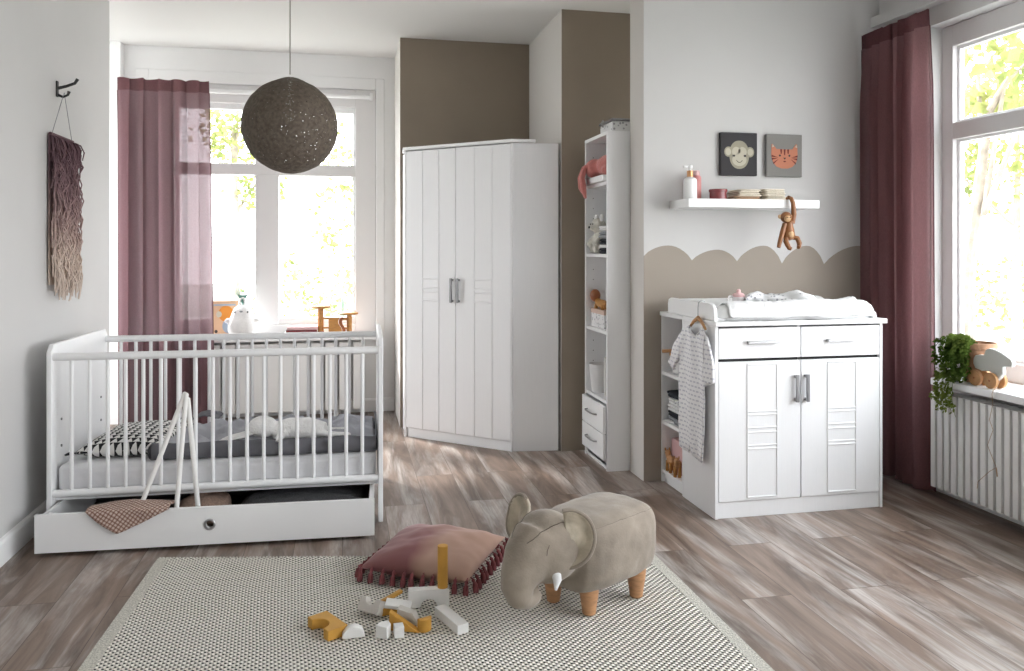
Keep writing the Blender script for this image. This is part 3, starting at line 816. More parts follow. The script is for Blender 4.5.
for k in range(9): 
    a = k*.7; mb.tube([(0, 0, 0), (-.018+.006*math.cos(a), .01*math.sin(a), .004*math.cos(a*2)), (-.034+.008*math.cos(a), .016*math.sin(a), -.006)], .003, 5)
c = mb.build('corner_tassel', 'cloth_navy', o); c.location = (-.195, -.236, .0)

# duvet: a light top that rolls over a darker lining
dv = thing('duvet', 'crumpled grey duvet lying over the mattress in the cot', 'duvet', cot_pt(0, 0, .324), CROT)
def duvet_top(u, v):
    x = -.29+.98*u; y = .075+.60*v
    e = min(u, 1-u, v*.8, (1-v)*.8)
    h = .052+.030*min(1, e*9)**.6-.022*v
    w = .016*fbm((x*5, y*4, 2), 3)+.026*fbm((x*9+y*5, y*6, 7), 4)-.030*abs(fbm((x*7-y*5, y*9, 11), 3))+.013*fbm((x*24, y*18, 5), 3)
    bx = -.03*math.cos(PI*v)*0
    if v < .12: y -= 0
    return Vector((x+.012*fbm((y*6, x*2, 1))-(.02 if u == 0 else 0), y+.016*fbm((x*7, 1.3, 3))*(1-v), h+w*min(1, .35+e*6)-.030*max(0, 1-v*7)*(.6+fbm((x*6, 3.3, 1)))))
mb = MB(); mb.grid(duvet_top, 70, 44); mb.build('duvet_cover', 'duvet', dv, smooth=True, ang=180, solid=.010)
def duvet_low(u, v):      # the folded-under half: a rounded roll along the front and the sides
    a = v*PI
    x0, x1 = -.31, .70; x = x0+(x1-x0)*u
    bulge = .022*math.sin(a)+.006*fbm((x*9, v*3, 8), 3)
    return Vector((x, .062-bulge+.012*fbm((x*5, 2.2, 1)), .004+.070*(1-math.cos(a))/2+.010*fbm((x*8, .5, 4))*math.sin(a/2)))
mb = MB(); mb.grid(duvet_low, 70, 10)
mb.grid(lambda u, v: Vector((-.31+.016*math.sin(v*PI)*-1, .062+.60*u, .004+.066*(1-math.cos(v*PI))/2+.008*fbm((u*6, v, 3)))), 30, 10)
mb.grid(lambda u, v: Vector((.70+.004*math.sin(v*PI), .062+.60*u, .004+.066*(1-math.cos(v*PI))/2)), 30, 10)
mb.grid(lambda u, v: Vector((-.31+1.01*u, .062+.61*v, .006)), 8, 8)
mb.build('duvet_lining', 'duvet_dark', dv, smooth=True, ang=180, solid=.006)
mb = MB(); mb.grid(lambda u, v: Vector((-.23+.13*u+.01*fbm((v*5, u, 1)), .52+.14*v, .086+.02*math.sin(u*PI)+.01*fbm((u*5, v*5, 3)))), 12, 12)
mb.build('turned_back_corner', 'duvet_dark', dv, smooth=True, ang=180, solid=.006)

# white comforter rabbit lying on the duvet
rb = thing('comforter_rabbit', 'white long-eared comforter rabbit lying flat on the grey duvet', 'soft toy', cot_pt(-.02, 0, .400), CROT)
mb = MB()
Y0 = .11
mb.ell((.19, Y0+.02, .046), (.068, .056, .052))                         # head
mb.tube([(.23, Y0+.03, .018), (.31, Y0+.05, .024), (.40, Y0+.05, .02), (.48, Y0+.04, .012)], [.05, .066, .068, .048], 14, flat=.8)   # body
for dy, e in ((-.035, -.03), (.06, .08)):
    mb.tube([(.45, Y0+dy*.6+.02, .010), (.53, Y0+dy+.01, .006), (.60, Y0+e+.01, .000)], [.022, .018, .016], 10, flat=.7)     # legs
mb.tube([(.29, Y0-.01, .02), (.265, Y0-.045, -.004), (.27, Y0-.07, -.014)], [.02, .018, .016], 10)
mb.tube([(.29, Y0+.1, .02), (.30, Y0+.15, .005), (.33, Y0+.19, .0)], [.02, .018, .016], 10)
voxel_mesh(mb, .006, 5).build('body', 'plush_white', rb, smooth=True, ang=180)
for dx, dy, l in ((.155, .0, .17), (.15, .055, .15)):
    mb = MB(); mb.tube([(dx, Y0+dy, .026), (dx-.06, Y0+dy-.012, .008), (dx-l*.8, Y0+dy-.02, -.004), (dx-l, Y0+dy-.022, -.010)], [.017, .024, .022, .006], 12, flat=.4)
    mb.build('ear', 'plush_white', rb, smooth=True)

# ------------------------------------------------------------------ things in the drawer
def gingham_material(name, c1, c2, c3, cell):
    m, N, L, b = nodes(name)
    tc = N.new('ShaderNodeTexCoord'); sep = N.new('ShaderNodeSeparateXYZ'); L.new(tc.outputs['UV'], sep.inputs[0])
    def line(s_): return math_node(N, L, 'LESS_THAN', math_node(N, L, 'FRACT', math_node(N, L, 'DIVIDE', s_, cell)), .42)
    sm = math_node(N, L, 'MULTIPLY', math_node(N, L, 'ADD', line(sep.outputs['X']), line(sep.outputs['Y'])), .5)
    r = N.new('ShaderNodeValToRGB'); r.color_ramp.interpolation = 'CONSTANT'; e = r.color_ramp.elements
    e[0].color = (*c1, 1); e[1].position = .4; e[1].color = (*c2, 1); n_ = e.new(.8); n_.color = (*c3, 1)
    L.new(sm, r.inputs['Fac']); L.new(r.outputs[0], b.inputs['Base Color']); b.inputs['Roughness'].default_value = 1
    return m
M['waffle'] = gingham_material('brown_waffle_check', (.58, .47, .41), (.30, .19, .15), (.19, .10, .08), .0145)
M['waffle_plain'] = mat('tan_waffle', (.30, .205, .16), 1.0, var=.2, scale=90, bump=.5, bscale=160)
M['dark_knit'] = mat('charcoal_knit', (.06, .06, .065), 1.0, var=.4, scale=150, bump=.6, bscale=200)
def dr_pt(x, y, z):
    c, s_ = math.cos(DR), math.sin(DR); return Vector((-.561+x*c-y*s_, 3.6375+x*s_+y*c, z))
# blanket whose corner hangs over the drawer front
bk = thing('waffle_blanket', 'brown checked waffle blanket hanging over the drawer front', 'blanket', dr_pt(-.33, 0, .186), DR)
def fold_over(u, v):
    """u across, v from inside the drawer over the edge; the outer corner hangs as a triangle."""
    wtop = .33; x = (u-.5)*wtop
    hang = .096*max(0, 1-abs((u-.37)/(.37 if u < .37 else .63))**1.1)
    s_ = v*(.16+.028+hang)
    if s_ < .14: y, z = .165-s_, -.030+.037*(s_/.14)**.7+.016*math.sin(PI*min(1, s_/.14))*math.sin(PI*min(max(u, 0), 1))
    elif s_ < .188: 
        t = (s_-.14)/.048; y, z = .025-.038*math.sin(t*PI/2), .007-.010*(1-math.cos(t*PI/2))
    else: y, z = -.013-.003*math.sin(u*9), -.003-(s_-.188)
    return Vector((x+.05*(u-.37)*0-.02*(v)*0, y, z+.004*fbm((x*14, v*5, 2))))
mb = MB(); mb.grid(fold_over, 40, 36); mb.bm.verts.index_update()
uv = mb.bm.loops.layers.uv.new('UVMap')
for f in mb.bm.faces:
    for l in f.loops:
        i_, j_ = divmod(l.vert.index, 37); u_ = i_/40
        q = j_/36*(.188+.096*max(0, 1-abs((u_-.37)/(.37 if u_ < .37 else .63))**1.1)); x_ = u_*.33
        l[uv].uv = (x_*.80+q*.6, q*.80-x_*.6)
mb.build('blanket_cloth', 'waffle', bk, smooth=True, ang=180, solid=.007)
bl2 = MB(); bl2.ell((0, 0, 0), (.12, .16, .075))
o = voxel_mesh(bl2, .012, 3, disp=lambda c: .012*fbm(c*14)).build('folded_blanket', 'waffle_plain', smooth=True, ang=180)
o.location = dr_pt(-.08, .31, .082); tag(o, 'tan blanket bundled in the drawer behind the white poles', 'blanket')
mb = MB(); mb.grid(lambda u, v: Vector(((u-.5)*.54, (v-.5)*.36, .05*(max(0, 1-abs(2*u-1)**3)*max(0, 1-abs(2*v-1)**3))**.5+.012*fbm((u*5, v*4, 3)))), 30, 24)
o = mb.build('knitted_throw', 'dark_knit', smooth=True, ang=180, solid=.05); o.location = dr_pt(.36, .30, .066); o.rotation_euler.z = DR
tag(o, 'charcoal knitted throw folded at the uncovered end of the drawer', 'throw')

# white poles of a play gym stood in the drawer
pg = thing('play_gym', 'white wooden play gym poles standing in the drawer before the cot bars', 'play gym', (-.68, 3.735, 0))
for p0, p1 in (((-.232, .0, .034), (.0, .005, .655)), ((-.040, -.02, .034), (.006, .0, .652)), ((.060, .03, .034), (.012, .005, .630))):
    v_ = (Vector(p1)-Vector(p0)).normalized()
    MB().tube([p0, p1, tuple(Vector(p1)+v_*.006)], [.0105, .0105, .006], 14).build('pole', 'block_white', pg, smooth=True, ang=50)
MB().tube([(-.014, .006, .634), (.024, .006, .628)], .004, 8).build('dowel', 'wood', pg, smooth=True)

# ------------------------------------------------------------------ cushion with tassels
M['velvet'] = None
def velvet():
    """Dusty rose velvet; the sheen highlight is painted into the colour, tan towards one side."""
    m, N, L, b = nodes('dusty_rose_velvet')
    tc = N.new('ShaderNodeTexCoord'); n = N.new('ShaderNodeTexNoise'); n.inputs['Scale'].default_value = 3.2; n.inputs['Detail'].default_value = 2
    mp = N.new('ShaderNodeMapping'); mp.inputs['Location'].default_value = (.4, .1, 0); L.new(tc.outputs['Object'], mp.inputs[0]); L.new(mp.outputs[0], n.inputs['Vector'])
    sep = N.new('ShaderNodeSeparateXYZ'); L.new(tc.outputs['Object'], sep.inputs[0])
    g = math_node(N, L, 'ADD', math_node(N, L, 'MULTIPLY', sep.outputs['X'], 2.6), math_node(N, L, 'ADD', math_node(N, L, 'MULTIPLY', sep.outputs['Y'], .6), n.outputs['Fac']))
    r = N.new('ShaderNodeValToRGB'); e = r.color_ramp.elements
    e[0].position = .42; e[0].color = (.20, .075, .075, 1); e[1].position = .72; e[1].color = (.40, .25, .19, 1)  # tan end stands in for the highlight on the pile
    L.new(g, r.inputs['Fac']); L.new(r.outputs[0], b.inputs['Base Color'])
    b.inputs['Roughness'].default_value = .8; b.inputs['Sheen Weight'].default_value = .6; b.inputs['Sheen Roughness'].default_value = .35
    b.inputs['Sheen Tint'].default_value = (.9, .7, .68, 1)
    return m
M['velvet'] = velvet(); M['tassel'] = mat('mauve_tassel', (.20, .055, .06), 1.0, var=.2, scale=60)
cx, cy, ca_ = .368, 3.226, math.atan2(-.211, .385)
cu = thing('tassel_cushion', 'dusty rose velvet cushion with tassels lying on the rug', 'cushion', (cx, cy, .0), ca_)
o = pillow_mesh(.455, .455, .140, 5, 34, .007, 2.2); 
o = o.build('cushion_cover', 'velvet', cu, smooth=True, ang=80); o.location = (0, 0, .066); o.rotation_euler = (.02, .0, 0)
def tassel(x, y, nx, ny):
    mb = MB(); j = RND.uniform(-.006, .006)
    z = .060
    pts = [(0, z+.008), (.008, z+.004), (.016, z-.010+j*.3), (.020, z-.022), (.022, .017)]
    P = [Vector((x+nx*a+j*ny, y+ny*a+j*nx, b)) for a, b in pts]
    mb.tube(P[:2], .002, 6); mb.tube([P[1], P[1]*.6+P[2]*.4, P[2], P[3]*.5+P[2]*.5, P[3]*.4+P[4]*.6, P[4]], [.003, .0075, .0055, .0095, .0115, .0105], 9)
    for k in range(7):
        a = k/7*2*PI; mb.tube([P[3], P[4]+Vector((.009*math.cos(a), .009*math.sin(a), -.003))], .0028, 5)
    mb.build('tassel', 'tassel', cu, smooth=True, ang=60)
for k in range(11): tassel(-.215+.043*k, -.214, 0, -1)
for k in range(11): tassel(.222, -.205+.043*k, 1, 0)
for k in range(11): tassel(-.222, -.205+.043*k, -1, 0)
for k in range(11): tassel(-.205+.043*k, .222, 0, 1)

# ------------------------------------------------------------------ elephant stool
M['suede'] = mat('taupe_suede', (.285, .24, .195), .95, var=.22, scale=10, bump=.12, bscale=160, sheen=.25)
M['suede_in'] = mat('light_ear_lining', (.47, .41, .32), .9, var=.2, scale=20, bump=.2, bscale=60, sheen=.3)
M['seam'] = mat('seam_piping', (.15, .125, .10), .9)
M['oak'] = mat('oak_legs', (.48, .255, .125), .5, var=.2, scale=6, stretch=(4, 4, 16))
el = thing('elephant_stool', 'taupe suede elephant stool standing on the woven rug', 'stool', (.921, 2.813, .0125), math.atan2(-.53, -.85))
mb = MB()
def sup(x, hw, zc, hh, n=40, e=.48):
    out = []
    for j in range(n):
        a = 2*PI*j/n; c_, s_ = math.cos(a), math.sin(a)
        out.append(Vector((x, hw*math.copysign(abs(c_)**e, c_), zc+hh*math.copysign(abs(s_)**(e if s_ > 0 else .75), s_))))
    return out
prof = [(-.190, .085, .092), (-.187, .115, .110), (-.172, .136, .124), (-.145, .149, .130), (-.09, .158, .133), (.0, .160, .134), (.10, .155, .132), (.16, .144, .126), (.20, .12, .12), (.215, .08, .09)]
mb.rings([sup(x, hw, .207, hh) for x, hw, hh in prof])
# head and trunk
mb.ell((.275, 0, .256), (.118, .126, .122))
mb.ell((.330, 0, .262), (.090, .094, .092))
mb.tube([(.31, 0, .28), (.368, 0, .235), (.406, 0, .188), (.416, 0, .150), (.404, 0, .122), (.378, 0, .106), (.350, 0, .108), (.330, 0, .120)],
        [.100, .086, .068, .056, .047, .041, .037, .034], 24)
el_body = voxel_mesh(mb, .0085, 7, .6, lambda c: .0022*fbm(c*16))
el_body.build('body', 'suede', el, smooth=True, ang=180)
def leg(x, y):
    MB().lathe([(.0, 0), (.019, .0), (.0235, .004), (.027, .03), (.034, .075), (.037, .11)], (x, y, 0), 24).build('leg', 'oak', el, smooth=True)
leg(.135, .072); leg(.150, -.085); leg(-.098, .100); leg(-.10, -.095)
def ear(side):
    """Soft ear flap: a cupped disc hinged on the head."""
    root = Vector((.298, side*.106, .290)); 
    up = Vector((.12, .10*side, 1)).normalized(); out = Vector((-.62, side*.78, .03) if side > 0 else (-.05, -.98, .12)).normalized()
    nrm = up.cross(out)
    def f(u, v):
        a = (u-.5)*PI*1.06; r = v
        yy = math.sin(a)*.092*r*(1+.12*math.sin(a)); xx = math.cos(a)*.088*r*(1+.18*math.sin(a+.6))
        cup = .045*math.sin(r*PI*.8)+.028*r*r*math.sin(a*1.6)+.004*fbm((u*6, v*6, side))
        return root+up*yy+out*xx+nrm*cup*side
    mb = MB(); mb.grid(f, 26, 14); bmesh.ops.remove_doubles(mb.bm, verts=mb.bm.verts[:], dist=1e-5)
    e = mb.build('ear', 'suede_in', el, smooth=True, ang=180, solid=.014)
    mb = MB(); mb.tube([f(k/30, 1.0) for k in range(31)], .0075, 8); mb.build('ear_rim', 'suede', e, smooth=True)
ear(1); ear(-1)
for s_ in (1, -1):
    mb = MB(); mb.tube([(.318, s_*.056, .238), (.318, s_*.080, .208), (.322, s_*.094, .178), (.336, s_*.100, .150)], [.020, .0195, .015, .004], 14)
    mb.build('tusk', 'cloth_white', el, smooth=True)
# seams: around the seat cover and over the brow
from mathutils.bvhtree import BVHTree
eb = [c for c in el.children if c.name.startswith('body')][0]
bvh = BVHTree.FromPolygons([v_.co for v_ in eb.data.vertices], [p.vertices[:] for p in eb.data.polygons])
def on_skin(p, lift=.0005):
    loc, no, i, d = bvh.find_nearest(Vector(p)); return loc+no*lift
def seam(name, pts, r=.0022, m='seam'):
    dense = []
    for a, b in zip(pts, pts[1:]):
        for k in range(8): dense.append(on_skin(Vector(a).lerp(Vector(b), k/8)))
    dense.append(on_skin(pts[-1])); MB().tube(dense, r, 6).build(name, m, el, smooth=True)
for s_ in (1, -1):
    seam('seat_seam', [(.17, s_*.15, .345), (.0, s_*.16, .358), (-.12, s_*.16, .355), (-.20, s_*.14, .345), (-.235, s_*.08, .325), (-.24, 0, .32)], .0018, 'suede')
    seam('brow_seam', [(.22, s_*.10, .365), (.28, s_*.085, .372), (.34, s_*.06, .345), (.385, s_*.045, .315), (.40, s_*.03, .300)], .0014)
    seam('eye_crease', [(.352, s_*.085, .30), (.367, s_*.095, .285), (.369, s_*.097, .27)], .0012)

# ------------------------------------------------------------------ yarn hanging on the pale wall
hk = thing('wall_hook', 'black double coat hook on the pale grey wall', 'hook', (-1.374, 4.295, 2.080))
MB().box(0, .008, -.012, .012, -.042, .036).build('back_plate', 'black', hk, bevel=.003)
MB().tube([(.004, 0, .0), (.045, 0, .012), (.080, .01, .030), (.092, .012, .052)], [.008, .007, .007, .008], 10).build('upper_hook', 'black', hk, smooth=True)
MB().tube([(.004, 0, -.03), (.03, 0, -.042), (.050, .004, -.030), (.056, .004, -.012)], [.007, .006, .006, .008], 10).build('lower_hook', 'black', hk, smooth=True)
yh = thing('yarn_wall_hanging', 'fringed yarn wall hanging fading from plum to cream below the hook', 'wall hanging', (-1.352, 4.315, 1.84))
def yarn_material():
    m, N, L, b = nodes('plum_to_cream_yarn')
    tc = N.new('ShaderNodeTexCoord'); sep = N.new('ShaderNodeSeparateXYZ'); L.new(tc.outputs['Object'], sep.inputs[0])
    n = N.new('ShaderNodeTexNoise'); n.inputs['Scale'].default_value = 30; L.new(tc.outputs['Object'], n.inputs['Vector'])
    z = math_node(N, L, 'ADD', math_node(N, L, 'DIVIDE', sep.outputs['Z'], .8), math_node(N, L, 'MULTIPLY', n.outputs['Fac'], .34))
    r = N.new('ShaderNodeValToRGB'); e = r.color_ramp.elements
    e[0].position = 0; e[0].color = (.64, .54, .47, 1); e[1].position = 1; e[1].color = (.15, .085, .10, 1)
    for p, c in ((.30, (.62, .51, .44)), (.48, (.44, .32, .295)), (.70, (.26, .165, .175)), (.9, (.17, .10, .115))):
        q = e.new(p); q.color = (*c, 1)
    L.new(math_node(N, L, 'ADD', z, .87), r.inputs['Fac']); L.new(r.outputs[0], b.inputs['Base Color']); b.inputs['Roughness'].default_value = 1
    return m
M['yarn'] = yarn_material()
mb = MB()
for row in range(17):
    z = -.005-row*.041
    for k in range(58):
        y = -.155+.31*(k+.5)/58+RND.uniform(-.010, .010); l = RND.uniform(.075, .125)
        if row == 16: l *= 1.15
        dx = .006+.036*RND.random()**1.5; w1, w2 = RND.uniform(-.022, .022), RND.uniform(-.034, .034)
        mb.tube([(.0, y, z), (dx*.9, y+w1*.3, z-l*.15), (dx*1.3, y+w1, z-l*.55), (dx, y+w2, z-l)], [.0028, .0033, .0033, .0026], 4)
for k in range(22):      # loose strands down the free edge
    z = -.1-RND.random()*.45; y = .155 if RND.random() < .5 else -.155
    mb.tube([(.01, y, z), (.02, y*1.04, z-.08), (.015, y*1.02+RND.uniform(-.01, .01), z-.2)], .0035, 5)
mb.build('yarn_fringe', 'yarn', yh, smooth=True)
mb = MB(); mb.grid(lambda u, v: Vector((-.012, -.155+.31*u, -.72*v)), 4, 10); mb.build('woven_backing', 'yarn', yh, solid=.004)
MB().tube([(-.004, -.16, .0), (-.004, .16, .0)], .008, 10).build('rod', 'yarn', yh, smooth=True)
mb = MB()
for s_ in (-1, 1): mb.tube([(-.002, s_*.14, .005), (.012, -.018+s_*.004, .215), (.014, -.018, .220)], .0016, 6)
mb.build('hanging_cord', 'cloth_grey', yh)
# ------------------------------------------------------------------ helpers for small goods
def folded(name, label, cat, loc, size, rz, m, layers=3, group=None, seed=0, wav=.004):
    """A folded cloth: soft flattened layers with rounded fold edges."""
    mb = MB(); sx, sy, sz = size; t = sz/layers
    for k in range(layers):
        zc = t*(k+.5); rn = random.Random(seed*7+k); ox, oy = rn.uniform(-.004, .004), rn.uniform(-.004, .004); g = rn.uniform(.93, 1)
        rings = []
        n = 28
        for q in range(7):
            ph = -PI/2+PI*q/6; rr = math.cos(ph); h = math.sin(ph)
            inset = (1-max(rr, .02))*t*.9
            ring = []
            for j in range(n):
                a = 2*PI*j/n; c_, s_ = math.cos(a), math.sin(a); e = .28
                px = math.copysign(abs(c_)**e, c_)*(sx/2*g-inset)+ox; py = math.copysign(abs(s_)**e, s_)*(sy/2*g-inset)+oy
                ring.append(Vector((px, py, zc+h*t*.52+wav*fbm((px*14+seed, py*14, k*3)))))
            rings.append(ring)
        mb.rings(rings)
    o = mb.build(name, m, smooth=True, ang=75); o.location = loc; o.rotation_euler.z = rz
    return tag(o, label, cat, group)

def dotted_material(name, base, dot, cell, size):
    m, N, L, b = nodes(name)
    tc = N.new('ShaderNodeTexCoord'); v = N.new('ShaderNodeTexVoronoi'); v.inputs['Scale'].default_value = 1/cell
    L.new(tc.outputs['Object'], v.inputs['Vector'])
    r = N.new('ShaderNodeValToRGB'); e = r.color_ramp.elements
    e[0].position = size; e[0].color = (*dot, 1); e[1].position = size+.06; e[1].color = (*base, 1)
    L.new(v.outputs['Distance'], r.inputs['Fac']); L.new(r.outputs[0], b.inputs['Base Color']); b.inputs['Roughness'].default_value = 1
    return m
M['lattice'] = dotted_material('white_grey_lattice', (.74, .74, .74), (.34, .34, .36), .022, .26)
M['spots'] = dotted_material('white_cloth_with_grey_spots', (.74, .74, .745), (.33, .33, .36), .022, .26)

# ------------------------------------------------------------------ wall shelf and what stands on it
sh = MB().box(1.790, 2.562, 3.937, 4.186, 1.514, 1.560).build('wall_shelf', 'white', bevel=.002)
tag(sh, 'white floating wall shelf below the two animal pictures', 'shelf')
SZ = 1.5605
pb = thing('pump_bottle', 'white pump bottle with a copper collar on the wall shelf', 'bottle', (1.850, 4.05, SZ))
MB().lathe([(.034, 0), (.037, .004), (.037, .100), (.034, .112), (.020, .122), (.015, .124)], n=28).build('bottle', 'white', pb, smooth=True)
MB().lathe([(.0165, .123), (.0165, .157)], n=24).build('collar', 'copper', pb, smooth=True)
mb = MB(); mb.lathe([(.006, .157), (.006, .168), (.013, .169), (.014, .184), (.010, .188)], n=18); mb.box(-.036, .0, -.006, .006, .174, .184); mb.build('pump_head', 'white', pb, smooth=True)
k = thing('pink_bottle', 'pink bottle with a pale cap behind the white pump bottle', 'bottle', (1.918, 4.12, SZ))
MB().lathe([(.026, 0), (.028, .004), (.028, .128), (.022, .138)], n=24).build('bottle', 'pink', k, smooth=True)
MB().lathe([(.0205, .138), (.0205, .162), (.016, .166)], n=20).build('cap', 'pink_pale', k, smooth=True)
k = thing('candle_jar', 'small wine-red glass jar with a lid on the wall shelf', 'jar', (2.010, 4.04, SZ))
MB().lathe([(.042, 0), (.046, .004), (.046, .042)], n=32).build('jar', 'wine', k, smooth=True)
MB().lathe([(.049, .042), (.050, .045), (.050, .055), (.047, .058)], n=32).build('lid', 'wine', k, smooth=True)
names = ['tan folded muslin cloth at the bottom of the first stack on the wall shelf', 'cream folded muslin cloth in the middle of the first stack on the wall shelf', 'cream folded muslin cloth on top of the first stack on the wall shelf',
         'tan folded muslin cloth at the bottom of the second stack on the wall shelf', 'cream folded muslin cloth in the middle of the second stack on the wall shelf', 'cream folded muslin cloth on top of the second stack on the wall shelf']
for q, (x, z, s_, m_) in enumerate(((2.165, 0, .165, 'muslin_brown'), (2.178, .019, .150, 'muslin'), (2.172, .039, .135, 'muslin'), (2.336, 0, .140, 'muslin'), (2.330, .021, .132, 'muslin'), (2.324, .042, .136, 'muslin'))):
    lab = names[q] if q not in (3,) else 'cream folded muslin cloth at the bottom of the second stack on the wall shelf'
    folded('muslin_cloth', lab, 'cloth', (x, 4.06, SZ+z), (s_, .15, .0185 if q < 3 else .0205), .05*(q % 3-1), m_, 2, 'folded muslin cloths on the wall shelf', q, .0015)

# wooden monkey hanging by one hand from the shelf edge
mk = thing('wooden_monkey', 'brown wooden toy monkey hanging by one arm from the wall shelf edge', 'toy', (2.36, 3.912, 1.40))
M['monkey_face'] = mat('light_maple', (.52, .33, .17), .45, var=.15, scale=20)
MB().lathe([(.006, -.062), (.026, -.055), (.033, -.035), (.028, -.005), (.022, .020), (.024, .036), (.014, .050)], n=24).build('body', 'teak', mk, smooth=True)
MB().ell((0, -.017, -.030), (.021, .018, .022)).build('belly', 'monkey_face', mk, smooth=True)
hd = MB().ell((-.022, -.010, .035+.028), (.031, .029, .030)).build('head', 'teak', mk, smooth=True)
MB().ell((-.026, -.031, .055), (.020, .014, .018)).build('face', 'monkey_face', hd, smooth=True)
for dx in (-.058, .012): MB().ell((dx, -.006, .066), (.010, .005, .012)).build('ear', 'monkey_face', hd, smooth=True)
for dx in (-.033, -.018): MB().ell((dx, -.0445, .060), (.003, .003, .003), n=10, m=6).build('eye', 'eye', hd, smooth=True)
MB().tube([(.020, 0, .030), (.028, -.004, .080), (.024, -.002, .140), (.018, .004, .164), (.014, .026, .173), (.012, .040, .1665)], [.014, .014, .012, .011, .010, .008], 14).build('raised_arm', 'teak', mk, smooth=True)
MB().tube([(-.026, -.004, .030), (-.042, -.006, -.02), (-.058, -.006, -.075), (-.066, -.010, -.100)], [.013, .014, .012, .010], 14).build('hanging_arm', 'teak', mk, smooth=True)
MB().tube([(-.018, -.008, -.050), (-.030, -.020, -.066), (-.020, -.024, -.090), (-.012, -.026, -.104), (-.004, -.034, -.108)], [.013, .014, .013, .012, .009], 14).build('leg', 'teak', mk, smooth=True)
MB().tube([(.018, -.008, -.045), (.040, -.018, -.050), (.050, -.022, -.078), (.046, -.024, -.096), (.036, -.034, -.100)], [.013, .014, .013, .012, .009], 14).build('leg', 'teak', mk, smooth=True)

# ------------------------------------------------------------------ two canvas pictures
M['canvas_dark'] = mat('charcoal_canvas', (.045, .043, .047), .9, bump=.15, bscale=300)
M['canvas_grey'] = mat('grey_canvas', (.22, .215, .205), .9, bump=.15, bscale=300)
def motif(name, poly, depth, m_, parent, y):
    mb = MB(); mb.prism(poly, y-depth, y, 'xz'); return mb.build(name, m_, parent)
def disc(cx, cz, rx, rz_, n=40, e=1.0):
    return [(cx+rx*math.copysign(abs(math.cos(2*PI*k/n))**e, math.cos(2*PI*k/n)), cz+rz_*math.copysign(abs(math.sin(2*PI*k/n))**e, math.sin(2*PI*k/n))) for k in range(n)]
p1 = thing('monkey_picture', 'charcoal canvas picture with a beige monkey face', 'picture', (2.199, 4.186, 1.830))
MB().box(-.112, .112, -.026, 0, -.122, .122).build('canvas', 'canvas_dark', p1, bevel=.003)
M['fur_olive'] = mat('olive_beige_print', (.33, .31, .24), .95); M['face_cream'] = mat('cream_print', (.50, .47, .38), .95); M['print_dark'] = mat('dark_print', (.05, .045, .045), .95)
y = -.0262
for s_ in (-1, 1):
    motif('ear_print', disc(s_*.066, .012, .026, .029), .0012, 'fur_olive', p1, y); motif('inner_ear_print', disc(s_*.068, .012, .017, .020), .0020, 'face_cream', p1, y)
motif('head_print', disc(0, -.004, .060, .080, e=.9), .0016, 'fur_olive', p1, y)
motif('face_print', disc(-.019, .012, .026, .028), .0024, 'face_cream', p1, y); motif('face_print', disc(.019, .012, .026, .028), .0024, 'face_cream', p1, y)
motif('muzzle_print', disc(0, -.032, .044, .036), .0026, 'face_cream', p1, y)
for s_ in (-1, 1): motif('eye_print', disc(s_*.034, -.010, .008, .006), .0030, 'print_dark', p1, y)
mb = MB(); mb.tube([(-.018+.036*k/10, y-.003, -.036-.012*math.sin(PI*k/10)) for k in range(11)], .0018, 6); mb.build('smile_print', 'print_dark', p1)
p2 = thing('tiger_picture', 'grey canvas picture with an orange striped tiger face', 'picture', (2.482, 4.186, 1.828))
MB().box(-.112, .112, -.026, 0, -.122, .122).build('canvas', 'canvas_grey', p2, bevel=.003)
M['tiger'] = mat('salmon_orange_print', (.50, .20, .125), .95); M['tiger_dark'] = mat('maroon_print', (.15, .03, .025), .95)
head = [(-.082, .062), (-.076, .066), (-.050, .036), (.050, .036), (.072, .068), (.080, .062), (.082, .0), (.074, -.036), (.050, -.064), (.02, -.074), (-.02, -.074), (-.050, -.064), (-.074, -.036), (-.084, .0)]
motif('head_print', head, .0016, 'tiger', p2, y)
for s_ in (-1, 1):
    motif('ear_tip_print', [(s_*.066, .050), (s_*.076, .064), (s_*.079, .046)][::s_], .0022, 'face_cream', p2, y)
    motif('eye_print', disc(s_*.030, .000, .006, .006), .0024, 'print_dark', p2, y)
    for (a, b, c, d) in ((.082, -.002, .040, -.012), (.080, -.020, .044, -.016), (.070, -.044, .038, -.020)):
        motif('cheek_stripe_print', [(s_*a, b+.005), (s_*a, b-.006), (s_*c, d)][::s_], .0022, 'tiger_dark', p2, y)
for x in (-.022, 0, .022): motif('forehead_stripe_print', [(x-.006, .036), (x+.006, .036), (x+.003, .002 if x == 0 else .010), (x-.003, .002 if x == 0 else .010)], .0022, 'tiger_dark', p2, y)
motif('nose_print', [(-.009, -.012), (.009, -.012), (0, -.024)], .0024, 'print_dark', p2, y)
motif('mouth_print', disc(0, -.034, .008, .004), .0024, 'tiger_dark', p2, y)

